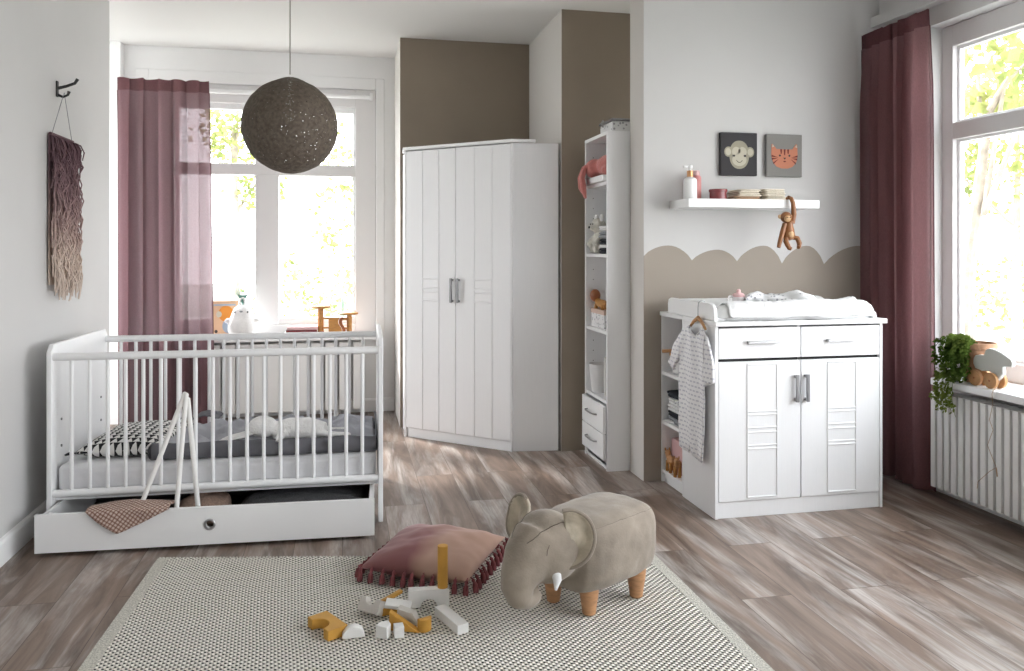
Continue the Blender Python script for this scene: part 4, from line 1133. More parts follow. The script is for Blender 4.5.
# ------------------------------------------------------------------ on the changing board
mt = thing('changing_mat', 'puffy white wipe-clean changing mat on the changing board', 'mat', (2.178, 3.79, .959))
def mat_pt(u, v, top):
    a, b = 2*u-1, 2*v-1
    e = .985-.03*abs(a*b)
    x = a*.432*(1-.02*abs(b)**6)+.02; yy = b*.262*(1-.03*abs(a)**6)
    side = max(0, (abs(b)-.45)/.55); hump = math.sin(min(1, side*1.0)*PI*.80)
    edge = (max(0, 1-abs(a)**14)*max(0, 1-abs(b)**12))**.5
    h = (.026+.042*hump*(.4+.6*(a > -2)))*edge
    if a > .5: h += .022*((a-.5)/.5)*edge
    return Vector((x, yy, (h+.004*fbm((x*12, yy*12, 1), 3)*edge) if top else .0))
M['pvc'] = mat('white_wipe_clean_vinyl', (.74, .745, .735), .38, bump=.15, bscale=18)
mb = MB(); mb.grid(lambda u, v: mat_pt(u, v, True), 50, 36); mb.grid(lambda u, v: mat_pt(u, v, False), 50, 36)
bmesh.ops.remove_doubles(mb.bm, verts=mb.bm.verts[:], dist=1e-4)
mb.build('mat_cover', 'pvc', mt, smooth=True, ang=80)
sw = MB()
def cloth_pt(u, v):
    x = -.36+.70*u+.02*fbm((v*4, u*2, 1)); yy = -.29+.30*v+.03*fbm((u*5, v*2, 6))
    zt = mat_pt(min(1, max(0, (x/.408+1)/2)), min(1, max(0, (yy/.262+1)/2)), True).z if yy > -.262 else .0
    w = .014*abs(fbm((u*6+v*2, v*4, 3), 4))+.016*max(0, math.sin(u*9+v*5+2*fbm((u*3, v*3, 2))))*v
    front = max(0, (-.235-yy)/.055); 
    return Vector((x, yy, max(.006, zt+.005+w)*(1-front*.65)))
sw.grid(cloth_pt, 64, 34)
o = sw.build('swaddle_cloth', 'cloth_white', smooth=True, ang=180, solid=.003); o.location = (2.178, 3.79, .960)
tag(o, 'white swaddle cloth spread over the front of the changing mat', 'cloth')
def bundle(u, v):
    a = v*2*PI; x = -.24+.40*u
    r = (.020+.014*math.sin(PI*u)**.6)*(1+.35*fbm((u*7, math.cos(a)*1.2, math.sin(a)*1.2+4), 3))*(math.sin(PI*min(max(u, .02), .98))**.35)
    return Vector((x, -.02+.055*math.cos(a)*r/.03+.05*math.sin(u*6), r*1.1*math.sin(a)+.03+.012*math.sin(u*11)))
mb = MB(); mb.grid(bundle, 46, 20); bmesh.ops.remove_doubles(mb.bm, verts=mb.bm.verts[:], dist=1e-4)
o = mb.build('printed_cloth', 'spots', smooth=True, ang=180); o.location = (2.25, 3.76, 1.002)
tag(o, 'crumpled white cloth with small grey print on the changing mat', 'cloth')
bb = thing('baby_bottle', 'clear two-handled baby cup with a pink lid on the changing mat', 'cup', (2.005, 3.80, 1.0))
M['clear'] = mat('frosted_clear_plastic', (.78, .74, .75), .25, trans=0)
MB().lathe([(.024, 0), (.029, .003), (.031, .030), (.031, .046)], n=24).build('cup', 'clear', bb, smooth=True)
MB().lathe([(.0325, .044), (.0325, .054), (.024, .062), (.012, .066), (.010, .080), (.005, .084)], n=24).build('lid', 'pink_pale', bb, smooth=True)
for s_ in (-1, 1):
    MB().tube([(s_*.028, 0, .046), (s_*.052, 0, .048), (s_*.062, 0, .026), (s_*.052, 0, .006), (s_*.03, 0, .008)], .0045, 8).build('cup_handle', 'clear', bb, smooth=True)

# ------------------------------------------------------------------ romper on a hanger
M['romper'] = None
def romper_material():
    m, N, L, b = nodes('white_romper_grey_dashes')
    tc = N.new('ShaderNodeTexCoord'); sep = N.new('ShaderNodeSeparateXYZ'); L.new(tc.outputs['Object'], sep.inputs[0])
    row = math_node(N, L, 'DIVIDE', sep.outputs['Z'], .022)
    fz = math_node(N, L, 'LESS_THAN', math_node(N, L, 'FRACT', row), .34)
    off = math_node(N, L, 'MULTIPLY', math_node(N, L, 'MODULO', math_node(N, L, 'FLOOR', row), 2.0), .5)
    fy = math_node(N, L, 'LESS_THAN', math_node(N, L, 'FRACT', math_node(N, L, 'ADD', math_node(N, L, 'DIVIDE', sep.outputs['Y'], .030), off)), .66)
    mx = N.new('ShaderNodeMix'); mx.data_type = 'RGBA'; L.new(math_node(N, L, 'MULTIPLY', fz, fy), mx.inputs['Factor'])
    mx.inputs[6].default_value = (.84, .84, .85, 1); mx.inputs[7].default_value = (.57, .57, .63, 1)
    L.new(mx.outputs[2], b.inputs['Base Color']); b.inputs['Roughness'].default_value = 1
    return m
M['romper'] = romper_material()
hg = thing('clothes_hanger', 'small wooden hanger hooked over the rim of the changing board', 'hanger', (1.716, 3.665, .948))
MB().tube([(0, .085, -.045), (.0, .05, -.018), (.0, .0, .004), (.0, -.05, -.018), (.0, -.085, -.045)], [.006, .008, .010, .008, .006], 12).build('hanger_arms', 'wood', hg, smooth=True)
MB().tube([(0, 0, .008), (0, 0, .05), (.003, 0, .078), (.018, 0, .090), (.034, 0, .084), (.038, 0, .070)], .0022, 8).build('hanger_hook', 'steel', hg, smooth=True)
rp_ = thing('baby_romper', 'white striped baby romper hanging on the side of the dresser', 'romper', (1.714, 3.70, .585))
def cloth_sheet(outline, name, m_, thick, amp, parent, seed):
    """A hanging garment panel: filled outline, subdivided, gently waved, with real thickness."""
    mb = MB(); vs = [mb.bm.verts.new((0, a, b)) for a, b in outline]; mb.bm.faces.new(vs)
    bmesh.ops.triangulate(mb.bm, faces=mb.bm.faces[:])
    for _ in range(4):
        bmesh.ops.subdivide_edges(mb.bm, edges=[e for e in mb.bm.edges if e.calc_length() > .022], cuts=1)
        bmesh.ops.triangulate(mb.bm, faces=[f for f in mb.bm.faces if len(f.verts) > 3])
    for q in mb.bm.verts: q.co.x = -amp*(.5+.5*math.sin(q.co.y*45+seed+2.2*fbm((q.co.y*5, q.co.z*5, seed))))+.004*fbm((q.co.y*16, q.co.z*10, seed+3))
    return mb.build(name, m_, parent, smooth=True, ang=180, solid=thick)
L0 = lambda pts: [(a-3.70, b-.57) for a, b in pts]
body = L0([(3.745, .893), (3.815, .870), (3.850, .80), (3.852, .66), (3.856, .50), (3.852, .262), (3.80, .250), (3.745, .252), (3.722, .300), (3.700, .252), (3.650, .236), (3.600, .236), (3.580, .30), (3.572, .50), (3.574, .66), (3.560, .80), (3.560, .862), (3.600, .897), (3.640, .862), (3.675, .845), (3.71, .862)])
cloth_sheet(body, 'romper_body', 'romper', .010, .012, rp_, 1)
cloth_sheet(L0([(3.815, .868), (3.87, .835), (3.955, .74), (4.012, .672), (3.945, .640), (3.90, .690), (3.848, .745)]), 'sleeve', 'romper', .014, .008, rp_, 4)
cloth_sheet(L0([(3.562, .860), (3.530, .815), (3.500, .72), (3.490, .645), (3.556, .618), (3.572, .70), (3.575, .77)]), 'sleeve', 'romper', .014, .008, rp_, 7)

# ------------------------------------------------------------------ in the open side shelf
k = thing('toiletry_basket', 'pale woven basket with a wooden rim on the top side shelf', 'basket', (1.835, 4.062, .6125))
MB().lathe([(.066, 0), (.074, .006), (.084, .085), (.086, .10), (.076, .10), (.066, .01)], n=32).build('basket', 'lattice', k, smooth=True)
MB().lathe([(.080, .098), (.092, .098), (.092, .114), (.080, .114), (.080, .098)], n=32, cap=False).build('rim', 'wood', k, smooth=True)
MB().tube([(-.11, .075, .116), (-.03, .03, .122), (.08, -.03, .122)], [.010, .008, .012], 10).build('brush_handle', 'wood', k, smooth=True)
zz = .3405
for q, (m_, h, lab, c_) in enumerate((('cloth_grey', .032, 'dark grey folded cloth at the bottom of the side shelf stack', 0), ('cloth_navy', .030, 'black folded cloth above the dark grey one in the side shelf', 0), ('cloth_white', .036, 'white folded cloth in the middle of the side shelf stack', 0), ('spots', .036, 'white printed folded cloth under the black one in the side shelf', 0), ('cloth_navy', .034, 'black folded cloth topping the side shelf stack', 0))):
    folded('folded_cloth', lab, 'cloth', (1.843+.004*(q % 2), 4.050, zz), (.19, .20, h), .04*(q-2), m_, 2, 'folded cloths in the open side shelf', 20+q, .002); zz += h+.001
folded('hanging_bib', 'white bib hanging over the front edge of the middle side shelf', 'bib', (1.765, 4.09, .3408), (.05, .10, .012), .3, 'cloth_white', 1, None, 44, .003).data
k = MB().box(1.785, 1.96, 3.960, 4.155, .0705, .245).build('pink_box', 'pink_pale', bevel=.006, seg=3); tag(k, 'pale pink storage box on the bottom side shelf', 'box')
k = thing('wooden_animal', 'small wooden toy animal on the bottom side shelf', 'toy', (1.762, 4.105, .0705))
mb = MB()
mb.ell((0, 0, .062), (.020, .038, .026)); mb.ell((0, .042, .092), (.016, .020, .020)); mb.tube([(0, .03, .07), (0, .042, .09)], [.016, .014], 10)
voxel_mesh(mb, .005, 3).build('body', 'wood', k, smooth=True, ang=180)
for dy in (-.022, .022):
    for dx in (-.012, .012): MB().lathe([(.009, 0), (.007, .04), (.008, .056)], (dx, dy, 0), 12).build('leg', 'wood_amber', k, smooth=True)
for dx in (-.012, .012): MB().ell((dx, .048, .112), (.004, .006, .009), n=10, m=6).build('ear', 'wood_amber', k, smooth=True)
k = copy_thing(k, (1.762, 4.012, .0705), 2.6, 'wooden toy animal next to the box and partly behind the romper')
tag(bpy.data.objects['wooden_animal'], 'wooden toy animal next to the back side panel on the bottom shelf')

# ------------------------------------------------------------------ in the shelf tower
k = thing('storage_basket', 'white lattice storage box with a grey lid on top of the shelf tower', 'box', (1.645, 4.615, 1.9785))
MB().box(-.085, .105, -.125, .11, 0, .072).build('box', 'lattice', k, bevel=.008, seg=3)
MB().box(-.092, .112, -.132, .117, .073, .088).build('lid', 'dark_steel', k, bevel=.005)
MB().tube([(-.092, .03, .055), (-.105, .03, .075), (-.09, .03, .096)], .006, 8).build('clasp', 'steel', k, smooth=True)
k = thing('plush_bunny', 'coral pink plush bunny with long ears hanging over the tower ledge', 'soft toy', (1.545, 4.635, 1.727)); k.scale = (1.12, 1.12, 1.12)
mb = MB(); mb.ell((.045, -.03, .062), (.085, .125, .066)); mb.ell((-.025, .055, .052), (.055, .062, .054)); mb.ell((.01, -.10, .03), (.05, .05, .034))
voxel_mesh(mb, .007, 5).build('body', 'coral', k, smooth=True, ang=180)
for (dy, dl, dx) in ((.115, .13, .0), (.045, .155, -.012)):
    mb = MB(); mb.tube([(-.02, dy-.02, .07), (-.065+dx, dy+.012, .060), (-.082+dx, dy+.022, .005), (-.080+dx, dy+.010, -.05), (-.074+dx, dy-.012, .075-dl-.03)], [.018, .024, .029, .032, .014], 14, flat=.55); mb.build('ear', 'coral', k, smooth=True)
MB().ell((-.068, .075, .058), (.006, .007, .007), n=10, m=6).build('eye', 'eye', k, smooth=True)
mb = MB(); mb.ell((-.068, .045, .046), (.008, .014, .010), n=12, m=8); mb.build('nose', 'pink_pale', k, smooth=True)
k = thing('plush_koala', 'pale grey plush animal sitting on a tower shelf beside folded clothes', 'soft toy', (1.560, 4.745, 1.2635))
M['plush_grey'] = mat('greige_plush', (.62, .60, .54), 1.0, var=.2, scale=40, bump=.6, bscale=120, sheen=.3)
mb = MB(); mb.ell((0.01, 0, .075), (.045, .058, .085)); mb.ell((-.005, -.005, .172), (.046, .058, .050)); mb.ell((-.042, -.012, .160), (.026, .026, .022))
mb.tube([(0, .045, .11), (-.035, .062, .07), (-.05, .06, .045)], [.022, .020, .016], 10); mb.tube([(0, -.045, .11), (-.04, -.05, .06)], [.022, .017], 10)
mb.tube([(0, .03, .03), (-.045, .045, .022)], [.028, .022], 10); mb.tube([(0, -.03, .03), (-.045, -.035, .022)], [.028, .022], 10)
voxel_mesh(mb, .007, 4).build('body', 'plush_grey', k, smooth=True, ang=180)
for dy in (-.055, .050): MB().ell((.0, dy, .222), (.014, .022, .024), n=14, m=8).build('ear', 'plush_white', k, smooth=True)
for dy in (-.024, .018): MB().ell((-.048, dy, .182), (.005, .005, .006), n=10, m=6).build('eye', 'eye', k, smooth=True)
MB().ell((-.067, -.012, .163), (.007, .010, .008), n=12, m=8).build('nose', 'eye', k, smooth=True)
zz = 1.2635
for q, (m_, h, lab) in enumerate((('cloth_navy', .035, 'black folded clothes at the bottom of the tower stack'), ('cloth_white', .018, 'thin white folded cloth low in the tower stack'), ('cloth_navy', .035, 'black folded clothes in the middle of the tower stack'), ('cloth_grey', .045, 'grey folded clothes high in the tower stack'), ('cloth_white', .030, 'white folded cloth on top of the tower stack'))):
    folded('folded_cloth', lab, 'cloth', (1.618, 4.535, zz), (.22, .19, h), .03*(q-2), m_, 2, 'folded clothes in the shelf tower', 60+q, .002); zz += h+.001
M['box_white'] = mat('white_paper_box', (.74, .73, .71), .7); M['box_peach'] = mat('peach_lid_paper', (.62, .46, .38), .7)
k = thing('keepsake_box', 'white striped box with a peach lid on a tower shelf', 'box', (1.64, 4.655, .8105))
mb = MB(); mb.box(-.11, .10, -.10, .155, 0, .105); mb.build('box', 'lattice', k, bevel=.003)
MB().box(-.113, .103, -.103, .158, .084, .112).build('lid', 'box_peach', k, bevel=.003)
k = thing('wooden_dog', 'reddish wooden toy figure on the peach-lidded box', 'toy', (1.560, 4.690, .9230))
MB().tube([(.0, -.10, .022), (.0, -.03, .030), (.0, .06, .034), (.0, .085, .050)], [.020, .028, .024, .018], 16).build('body', 'wood_amber', k, smooth=True)
hd = MB().ell((-.01, .10, .078), (.032, .034, .040)).build('head', 'wood_red', k, smooth=True)
MB().ell((-.018, .142, .080), (.008, .010, .008), n=12, m=8).build('snout', 'eye', hd, smooth=True)
for dx in (-.02, .02):
    for dy in (-.075, .055): MB().lathe([(.012, 0), (.009, .03)], (dx, dy, -.0), 12).build('leg', 'wood_amber', k, smooth=True)
MB().tube([(.0, -.10, .024), (.0, -.125, .030), (.0, -.14, .010)], [.014, .010, .006], 10).build('tail', 'wood_amber', k, smooth=True)
k = thing('white_beaker', 'white conical beaker standing above the tower drawers', 'cup', (1.572, 4.745, .4055))
MB().lathe([(.054, 0), (.057, .004), (.074, .170), (.077, .174), (.073, .175), (.052, .02), (.0, .018)], n=32, cap=True).build('beaker', 'cloth_white', k, smooth=True)
MB().lathe([(.066, .140), (.0, .142)], n=24).build('beaker_filling', 'muslin_brown', k)
k = thing('picture_book', 'thin white picture book leaning upright beside the white beaker', 'book', (1.55, 4.585, .4055), .0)
MB().box(-.01, .20, -.006, .006, 0, .23).build('cover', 'block_white', k, bevel=.002)
MB().box(-.006, .196, -.0045, .0045, .003, .2325).build('pages', 'muslin', k)

# ------------------------------------------------------------------ on the sill of the back window
BZ = .6325
k = thing('picture_book', 'upright picture book with an orange animal cover on the back sill', 'book', (-.885, 6.428, BZ), .05)
k.rotation_euler = (-.14, 0, .06)
MB().box(-.098, .098, -.008, .008, 0, .262).build('cover', mat('peach_cover', (.60, .38, .24), .6), k, bevel=.002)
MB().box(-.094, .096, -.0065, .0065, .004, .2645).build('pages', 'muslin', k)
M['p_orange'] = mat('orange_print', (.60, .22, .03), .7); M['p_blue'] = mat('dusty_blue_print', (.30, .36, .44), .7)
yb = -.0082
MB().prism(disc(.01, .165, .055, .060), yb-.001, yb, 'xz').build('cover_print', 'p_orange', k)
MB().prism(disc(.03, .070, .045, .055), yb-.0012, yb, 'xz').build('cover_print', 'p_blue', k)
MB().prism(disc(-.04, .16, .02, .024), yb-.0016, yb, 'xz').build('cover_print', 'face_cream', k)
MB().prism([(-.08, .225), (.08, .225), (.08, .238), (-.08, .238)], yb-.001, yb, 'xz').build('cover_print', 'p_blue', k)
MB().prism(disc(-.06, .030, .012, .012), yb-.001, yb, 'xz').build('cover_print', 'print_dark', k)
k = thing('plush_monster', 'white pear-shaped plush creature with a green tuft on the back sill', 'soft toy', (-.738, 6.29, BZ))
mb = MB()
mb.lathe([(.045, 0), (.085, .008), (.106, .05), (.102, .10), (.086, .15), (.074, .185), (.060, .215), (.035, .234), (.008, .240)], n=32)
mb.tube([(-.095, -.02, .13), (-.125, -.025, .115)], [.020, .012], 10); mb.tube([(.095, -.02, .13), (.125, -.025, .12)], [.020, .012], 10)
voxel_mesh(mb, .008, 4).build('body', 'plush_white', k, smooth=True, ang=180)
for dx in (-.045, .045):
    MB().ell((dx, -.068, .190), (.006, .005, .007), n=12, m=8).build('eye', 'eye', k, smooth=True); MB().ell((dx*.75, -.055, .006), (.028, .045, .012), n=14, m=8).build('foot', 'plush_white', k, smooth=True)
MB().ell((0, -.075, .196), (.012, .008, .007), n=12, m=8).build('nose', 'cloth_grey', k, smooth=True)
MB().tube([(-.018*math.cos(2*PI*q/20), 0, .262+.030*math.sin(2*PI*q/20)) for q in range(20)], .008, 8, closed=True).build('head_loop', 'plush_white', k, smooth=True)
M['tuft'] = mat('sea_green_felt', (.20, .42, .36), .9)
mb = MB()
for q in range(9):
    a = (q-4)*.24; mb.tube([(0, .012, .24), (.03*math.sin(a), .015, .30), (.085*math.sin(a), .02, .34+.06*math.cos(a*1.4))], [.007, .011, .003], 8, flat=.35)
mb.build('tuft_leaf', 'tuft', k, smooth=True)
for q, (x, z, w, d, h, m_, lab) in enumerate(((-.30, 0, .27, .19, .026, 'block_white', 'white picture book at the bottom of the pile on the back sill'), (-.305, .0265, .225, .17, .020, 'wine', 'dark mauve book in the middle of the pile on the back sill'), (-.300, .047, .225, .165, .022, 'pink_pale', 'pale pink book on top of the pile on the back sill'))):
    k = thing('book', lab, 'book', (x, 6.32, BZ+z), .03*(q-1), 'books on the back window sill')
    mb = MB(); mb.box(-w/2, w/2, -d/2, d/2, 0, .003); mb.box(-w/2, w/2, -d/2, d/2, h-.003, h); mb.box(-w/2, w/2, -d/2, -d/2+.003, 0, h); mb.build('cover', m_, k, bevel=.001)
    MB().box(-w/2+.004, w/2-.004, -d/2+.003, d/2-.004, .003, h-.003).build('pages', 'muslin', k)
k = thing('balance_toy', 'amber wooden toy with two mushroom posts and a wavy block on the back sill', 'toy', (-.05, 6.30, BZ))
MB().lathe([(.022, .0), (.022, .175)], (-.115, 0, .03), 20).build('post', 'wood_amber', k, smooth=True)
MB().lathe([(.026, 0), (.026, .030)], (-.115, 0, 0), 20).build('post_foot', 'wood_red', k, smooth=True)
MB().lathe([(.03, .202), (.072, .208), (.076, .216), (.070, .224), (.0, .228)], (-.115, 0, 0), 32).build('mushroom_top', 'wood_amber', k, smooth=True)
MB().lathe([(.020, .0), (.020, .150)], (.100, -.01, 0), 20).build('post', 'wood_amber', k, smooth=True)
MB().lathe([(.03, .150), (.070, .156), (.074, .164), (.068, .171), (.0, .174)], (.095, -.01, 0), 32).build('mushroom_top', 'wood_amber', k, smooth=True)
wv = [(-.055, 0), (.030, 0)]+[(.030+.014*math.sin(q/12*2*PI)+.0*q, .135*q/12) for q in range(1, 13)]+[(-.055, .135)]
MB().prism(wv, -.05, .0, 'xz').build('wavy_block', 'wood_amber', k, bevel=.003)
wv2 = [(.034+.014*math.sin(q/12*2*PI), .135*q/12) for q in range(13)]+[(.058+.014*math.sin(q/12*2*PI), .135*q/12) for q in range(12, -1, -1)]
MB().prism(wv2, -.045, -.005, 'xz').build('wavy_strip', 'wood_red', k, bevel=.002)
mb = MB().box(-.10, -.05, -.02, 0, .122, .136); mb.build('cross_bar', 'wood_amber', k, bevel=.002)
MB().box(-.10, -.05, -.02, 0, .05, .062).build('cross_bar', 'wood_amber', k, bevel=.002)
MB().box(.05, .10, -.02, 0, .112, .130).build('cross_bar', 'wood_amber', k, bevel=.002); MB().box(.05, .10, -.02, 0, .04, .056).build('cross_bar', 'wood_amber', k, bevel=.002)

# ------------------------------------------------------------------ on the window board by the big window
RZ = .6365
k = thing('potted_ivy', 'trailing green ivy in a terracotta pot on the window board', 'plant', (3.055, 3.365, RZ))
M['terracotta'] = mat('terracotta', (.36, .20, .12), .9, var=.25, scale=18, bump=.3, bscale=60)
MB().lathe([(.050, 0), (.055, .004), (.078, .165), (.086, .170), (.086, .196), (.078, .197), (.074, .165), (.0, .16)], n=32).build('pot', 'terracotta', k, smooth=True)
ivy = MB(); stems = MB(); rv = random.Random(5)
def leaf(mb, p, d, n_, s_):
    d = d.normalized(); sd = d.cross(n_).normalized(); n_ = sd.cross(d)
    pts = [p, p+d*s_*.45+sd*s_*.45+n_*s_*.06, p+d*s_, p+d*s_*.45-sd*s_*.45+n_*s_*.06]
    f = mb._f([mb.bm.verts.new(q) for q in pts])
for q in range(40):
    a = rv.uniform(PI*.30, PI*1.30); r0 = .05
    L_ = rv.uniform(.10, .34) if rv.random() < .8 else rv.uniform(.34, .42)
    p = Vector((r0*math.cos(a), r0*math.sin(a), .185)); out = Vector((math.cos(a), math.sin(a), 0))
    out = (out+Vector((-.35, .9, 0))*rv.uniform(.2, 1.3)).normalized()
    pts = [p.copy()]; reach = rv.uniform(.04, .145)
    n_ = 10
    for w in range(1, n_+1):
        t = w/n_
        z = .185+.045*math.sin(min(1, t*2.2)*PI*.6)-L_*max(0, t-.22)**1.15
        pp = p+out*reach*min(1, t*2.2)**.8+Vector((rv.uniform(-.006, .006), rv.uniform(-.008, .008), 0)); pp.z = z
        if pp.x+3.055 > 2.915 and pp.z < .012: pp.z = max(pp.z, .012); 
        pts.append(pp)
    stems.tube(pts, .0012, 4)
    for w in range(1, len(pts)):
        for _ in range(4):
            c_ = pts[w-1].lerp(pts[w], rv.random()); d = Vector((rv.uniform(-1, .4), rv.uniform(-1, 1), rv.uniform(-.9, .3)))
            leaf(ivy, c_, d, Vector((rv.uniform(-1, 0), rv.uniform(-.5, .5), rv.uniform(.1, 1))), rv.uniform(.014, .026))
for q in range(16):       # trails that hang over the edge of the board
    y0 = rv.uniform(-.02, .10); x0 = -.142-rv.uniform(0, .02); p = Vector((x0+.05, y0-.05, .06)); L_ = rv.uniform(.04, .14)
    pts = [Vector((-.05, y0*.5, .17)), p, Vector((x0, y0, .02)), Vector((x0-.004, y0+rv.uniform(-.02, .02), -.02-L_*.5)), Vector((x0-.002, y0+rv.uniform(-.03, .03), -.02-L_))]
    stems.tube(pts, .0011, 4)
    for w in range(1, len(pts)):
        for _ in range(6 if w > 2 else 8):
            c_ = pts[w-1].lerp(pts[w], rv.random()); leaf(ivy, c_, Vector((rv.uniform(-1, .2), rv.uniform(-1, 1), rv.uniform(-1, .2))), Vector((-1, rv.uniform(-.5, .5), rv.uniform(0, .8))), rv.uniform(.014, .024))
ivy.build('foliage', 'ivy', k); stems.build('ivy_stem', 'ivy', k)

k = thing('pull_along_animal', 'pale wooden pull-along animal on round wooden wheels before the plant', 'toy', (2.996, 3.20, RZ))
hare = [(3.316, 0.761), (3.306, 0.778), (3.280, .785), (3.251, 0.786), (3.247, .800), (3.240, 0.814), (3.217, 0.823), (3.185, .820), (3.152, 0.811), (3.120, .798), (3.095, 0.784), (3.086, 0.770), (3.088, .756), (3.098, 0.750), (3.125, .749), (3.142, 0.746), (3.140, 0.712), (3.160, .690), (3.173, 0.676), (3.191, 0.699), (3.217, 0.714), (3.264, 0.709), (3.306, 0.717), (3.318, 0.739)]
M['pale_mint'] = mat('pale_grey_green_paint', (.56, .57, .54), .6)
MB().prism([(a-3.20, b-RZ) for a, b in hare], -.011, .011, 'yz').build('body', 'pale_mint', k, bevel=.004, seg=3)
M['end_grain'] = mat('wheel_wood', (.46, .24, .10), .6, var=.2, scale=24)
for x in (-.025, .025):
    for y_ in (.086, -.008):
        w = MB().lathe([(.030, -.0095), (.0375, -.007), (.0375, .007), (.030, .0095)], (x, y_, .038), 32, axis='x').build('wheel', 'end_grain', k, smooth=True, ang=50)
        MB().lathe([(.005, -.0115), (.005, .0115)], (x, y_, .038), 12, axis='x').build('axle_pin', 'wood_red', w, smooth=True)
for y_ in (.086, -.008): MB().tube([(-.02, y_, .038), (.02, y_, .038)], .0045, 10).build('axle', 'wood', k)
mb = MB()
st = [(-.004, -.045, .055), (-.040, -.058, .012), (-.064, -.063, .006), (-.072, -.064, -.012), (-.072, -.068, -.06), (-.070, -.047, -.135), (-.071, -.069, -.178), (-.070, -.035, -.255), (-.072, -.088, -.345), (-.071, -.050, -.372), (-.071, .02, -.44), (-.070, .028, -.485)]
sp_ = []
for a, b in zip(st, st[1:]):
    for q in range(4): sp_.append(Vector(a).lerp(Vector(b), q/4))
mb.tube(sp_, .0013, 6); mb.tube([(-.072, -.088, -.345), (-.070, -.092, -.385)], .0028, 6); mb.build('pull_string', 'muslin_brown', k, smooth=True)

# ------------------------------------------------------------------ building blocks on the rug
GZ = .0135
def block(name, label, mb, m_, loc, rz=0, rot=None, bevel=.0018):
    o = mb.build(name, m_, bevel=bevel); o.location = (loc[0]*(1-.0135/1.29), loc[1]*(1-.0135/1.29), loc[2]); o.rotation_euler = rot if rot else (0, 0, rz)
    return tag(o, label, 'building block', 'wooden building blocks on the rug')
def bridge_poly(w, h, r, n=14):
    return [(-w/2, 0), (-r, 0)]+[(-r*math.cos(PI*k_/n), r*math.sin(PI*k_/n)) for k_ in range(1, n)]+[(r, 0), (w/2, 0), (w/2, h), (-w/2, h)]
mb = MB(); mb.prism(bridge_poly(.140, .072, .038), 0, .034, 'xy')
block('arch_block', 'mustard arch block lying flat beside the white half-round block', mb, 'mustard', (-.082, 2.752, GZ), -1.05)
mb = MB(); mb.prism([(-.037, 0)]+[(-.037*math.cos(PI*k_/20), .037*math.sin(PI*k_/20)) for k_ in range(1, 20)]+[(.037, 0)], -.014, .014, 'xz')
block('half_round_block', 'white half-round block standing on its flat side', mb, 'block_white', (.035, 2.712, GZ), .05)
mb = MB(); mb.prism(bridge_poly(.090, .048, .022), -.016, .016, 'xz')
block('arch_block', 'warm grey arch block tipped over behind the white pieces', mb, 'block_grey', (.108, 2.872, GZ+.051), 0, (PI-.5, 0, -.75))
mb = MB(); mb.prism([(-.021, -.016), (.021, -.016), (.021, .012), (0, .034), (-.021, .012)], -.0, .040, 'xy')
block('house_block', 'white pentagon block at the front of the pile', mb, 'block_white', (.133, 2.690, GZ), -.55)
mb = MB().box(-.016, .016, -.018, .018, 0, .036)
block('cube_block', 'small white cube block leaning next to the mustard triangle', mb, 'block_white', (.183, 2.684, GZ), .06)
mb = MB(); mb.prism([(-.045, 0), (.060, 0), (-.045, .062)], -.012, .012, 'xz')
block('triangle_block', 'thin mustard triangle block leaning over the white cube', mb, 'mustard', (.200, 2.722, GZ), -.38)
mb = MB(); mb.prism([(-.035, 0), (.045, 0), (.020, .040), (-.035, .052)], -.016, .016, 'xz')
block('wedge_block', 'warm grey wedge block behind the mustard triangle', mb, 'block_grey', (.222, 2.772, GZ), -.42)
mb = MB(); mb.prism([(-.025, 0)]+[(-.025*math.cos(PI*k_/16), -.025*math.sin(PI*k_/16)) for k_ in range(1, 16)]+[(.025, 0)], 0, .042, 'xy')
block('half_cylinder_block', 'mustard half-cylinder block standing near the white oblong', mb, 'mustard', (.270, 2.712, GZ), .35)
mb = MB().box(-.055, .055, -.008, .008, 0, .012)
block('stick_block', 'thin mustard stick block lying across the back of the pile', mb, 'mustard', (.168, 2.905, GZ+.030), 0, (0, -.06, .72))
mb = MB().box(-.045, .045, -.022, .022, 0, .013)
block('plank_block', 'flat white plank block propped on the pile', mb, 'block_white', (.192, 2.845, GZ+.028), 0, (.18, .10, -.25))
mb = MB().box(-.035, .035, -.015, .015, 0, .026)
block('oblong_block', 'mustard oblong block under the propped white plank', mb, 'mustard', (.165, 2.862, GZ), .3)
mb = MB(); mb.prism(bridge_poly(.146, .063, .030), -.017, .017, 'xz')
block('arch_block', 'white arch block standing under the mustard cylinder', mb, 'block_white', (.305, 2.890, GZ), -.08)
mb = MB().lathe([(.0185, 0), (.0185, .150)], n=32)
block('cylinder_block', 'tall mustard cylinder block standing on the white arch', mb, 'mustard', (.355, 2.886, GZ+.0635), 0, bevel=.0012)
mb = MB().box(-.085, .085, -.021, .021, 0, .032)
block('oblong_block', 'white oblong block lying apart near the elephant trunk', mb, 'block_white', (.366, 2.733, GZ), -1.22)

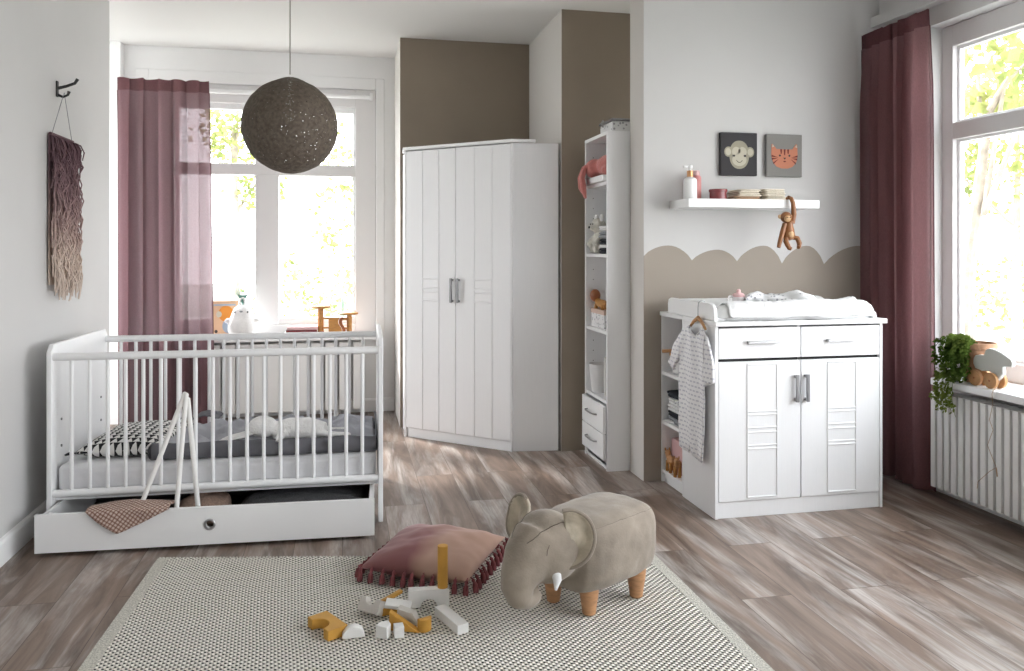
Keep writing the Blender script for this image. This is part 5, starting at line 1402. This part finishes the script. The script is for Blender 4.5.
# ------------------------------------------------------------------ outside
g = MB().box(-30, 34, -12, 40, -.42, -.36).build('ground', mat('pale_lawn', (.40, .40, .36), .95, var=.3, scale=1.5)); struct(g, 'lawn outside the windows', 'lawn')
g = MB().box(12, 22, -4, 36, -.359, -.35).build('street', mat('pale_paving', (.48, .46, .43), .9, var=.1, scale=2)); struct(g, 'pale paved street outside', 'street')
def tree(name, label, x, y, crowns, n, ls, seed, m_='leaf', trunk=True):
    rn = random.Random(seed); t = thing(name, label, 'tree', (x, y, -.36))
    mb = MB()
    for (cx_, cy_, cz_, r) in crowns:
        for _ in range(int(n*r*r)):
            while True:
                q = Vector((rn.uniform(-1, 1), rn.uniform(-1, 1), rn.uniform(-1, 1)))
                if .02 < q.length < 1 and fbm(q*2.0+Vector((seed, cx_, 0))) > .08: break
            p = Vector((cx_, cy_, cz_+.36))+q*r
            leaf(mb, p, Vector((rn.uniform(-1, 1), rn.uniform(-1, 1), rn.uniform(-1, .4))), Vector((rn.uniform(-1, 1), rn.uniform(-1, 1), rn.uniform(.2, 1))), ls*rn.uniform(.6, 1.3))
    mb.build('foliage', m_, t)
    if trunk:
        mb = MB(); c0 = crowns[0]
        mb.tube([(0, 0, 0), (.03, .05, c0[2]*.5), (c0[0]*.4, c0[1]*.4, c0[2]), (c0[0]*.8, c0[1]*.8, c0[2]+c0[3]*.6)], [.07, .055, .035, .02], 10)
        for (cx_, cy_, cz_, r) in crowns:
            mb.tube([(c0[0]*.3, c0[1]*.3, c0[2]*.7), (cx_*.7, cy_*.7, cz_+.2), (cx_+r*.5, cy_, cz_+.36+r*.3)], [.022, .016, .006], 8)
        mb.build('trunk', 'bark', t)
    return t
tree('garden_tree', 'yellow-green tree behind the sheer curtain side of the back window', -1.35, 10.6, [(0, 0, 2.9, .55), (.25, .2, 2.2, .42), (.1, 0, 3.6, .55)], 1500, .085, 3)
tree('garden_tree', 'yellow-green tree near the wardrobe side of the back window', .75, 11.0, [(-.3, 0, 2.7, .85), (.3, 0, 2.1, .8), (-.7, .3, 1.7, .55), (-.2, 0, 3.5, .7)], 800, .085, 8)
tree('shrub', 'pale shrub low behind the middle of the back window', -.9, 12.5, [(0, 0, .6, .7), (.9, 0, .5, .6)], 800, .08, 15, trunk=False)
tree('garden_tree', 'leafy tree with a low branch close outside the big window', 5.0, 5.6, [(.15, -.35, 2.75, .42), (.4, .3, 2.95, .5), (.2, -.9, 2.95, .4)], 700, .13, 21)
tree('garden_tree', 'yellow-green tree farther out beyond the big window', 8.4, 8.6, [(0, 0, 2.7, 1.0), (.3, -1.2, 2.3, .9), (-.4, 1.0, 2.5, .9), (.2, .2, 3.6, .9)], 620, .11, 27)
tree('shrub', 'low pale hedge shrub across the lawn beyond the big window', 11.0, 10.2, [(0, 0, .5, .8), (.1, -1.5, .45, .8), (0, 1.3, .5, .8), (.2, -2.9, .5, .8)], 520, .10, 33, trunk=False)
f = thing('mesh_fence', 'thin green wire mesh fence in the garden behind the back window', 'fence', (-1.0, 9.2, -.36))
M['fence'] = mat('green_wire', (.16, .26, .16), .6)
mb = MB()
for q in range(61): x = -3+q*.1; mb.box(x-.002, x+.002, -.002, .002, .02, 1.05)
for q in range(21): z = .03+q*.05; mb.box(-3, 3, -.0035, -.0005, z-.002, z+.002)
mb.build('wire_mesh', 'fence', f)
for x in (-3, -1, 1, 3): MB().lathe([(.02, 0), (.02, 1.1)], (x, .025, 0), 10).build('post', 'fence', f)
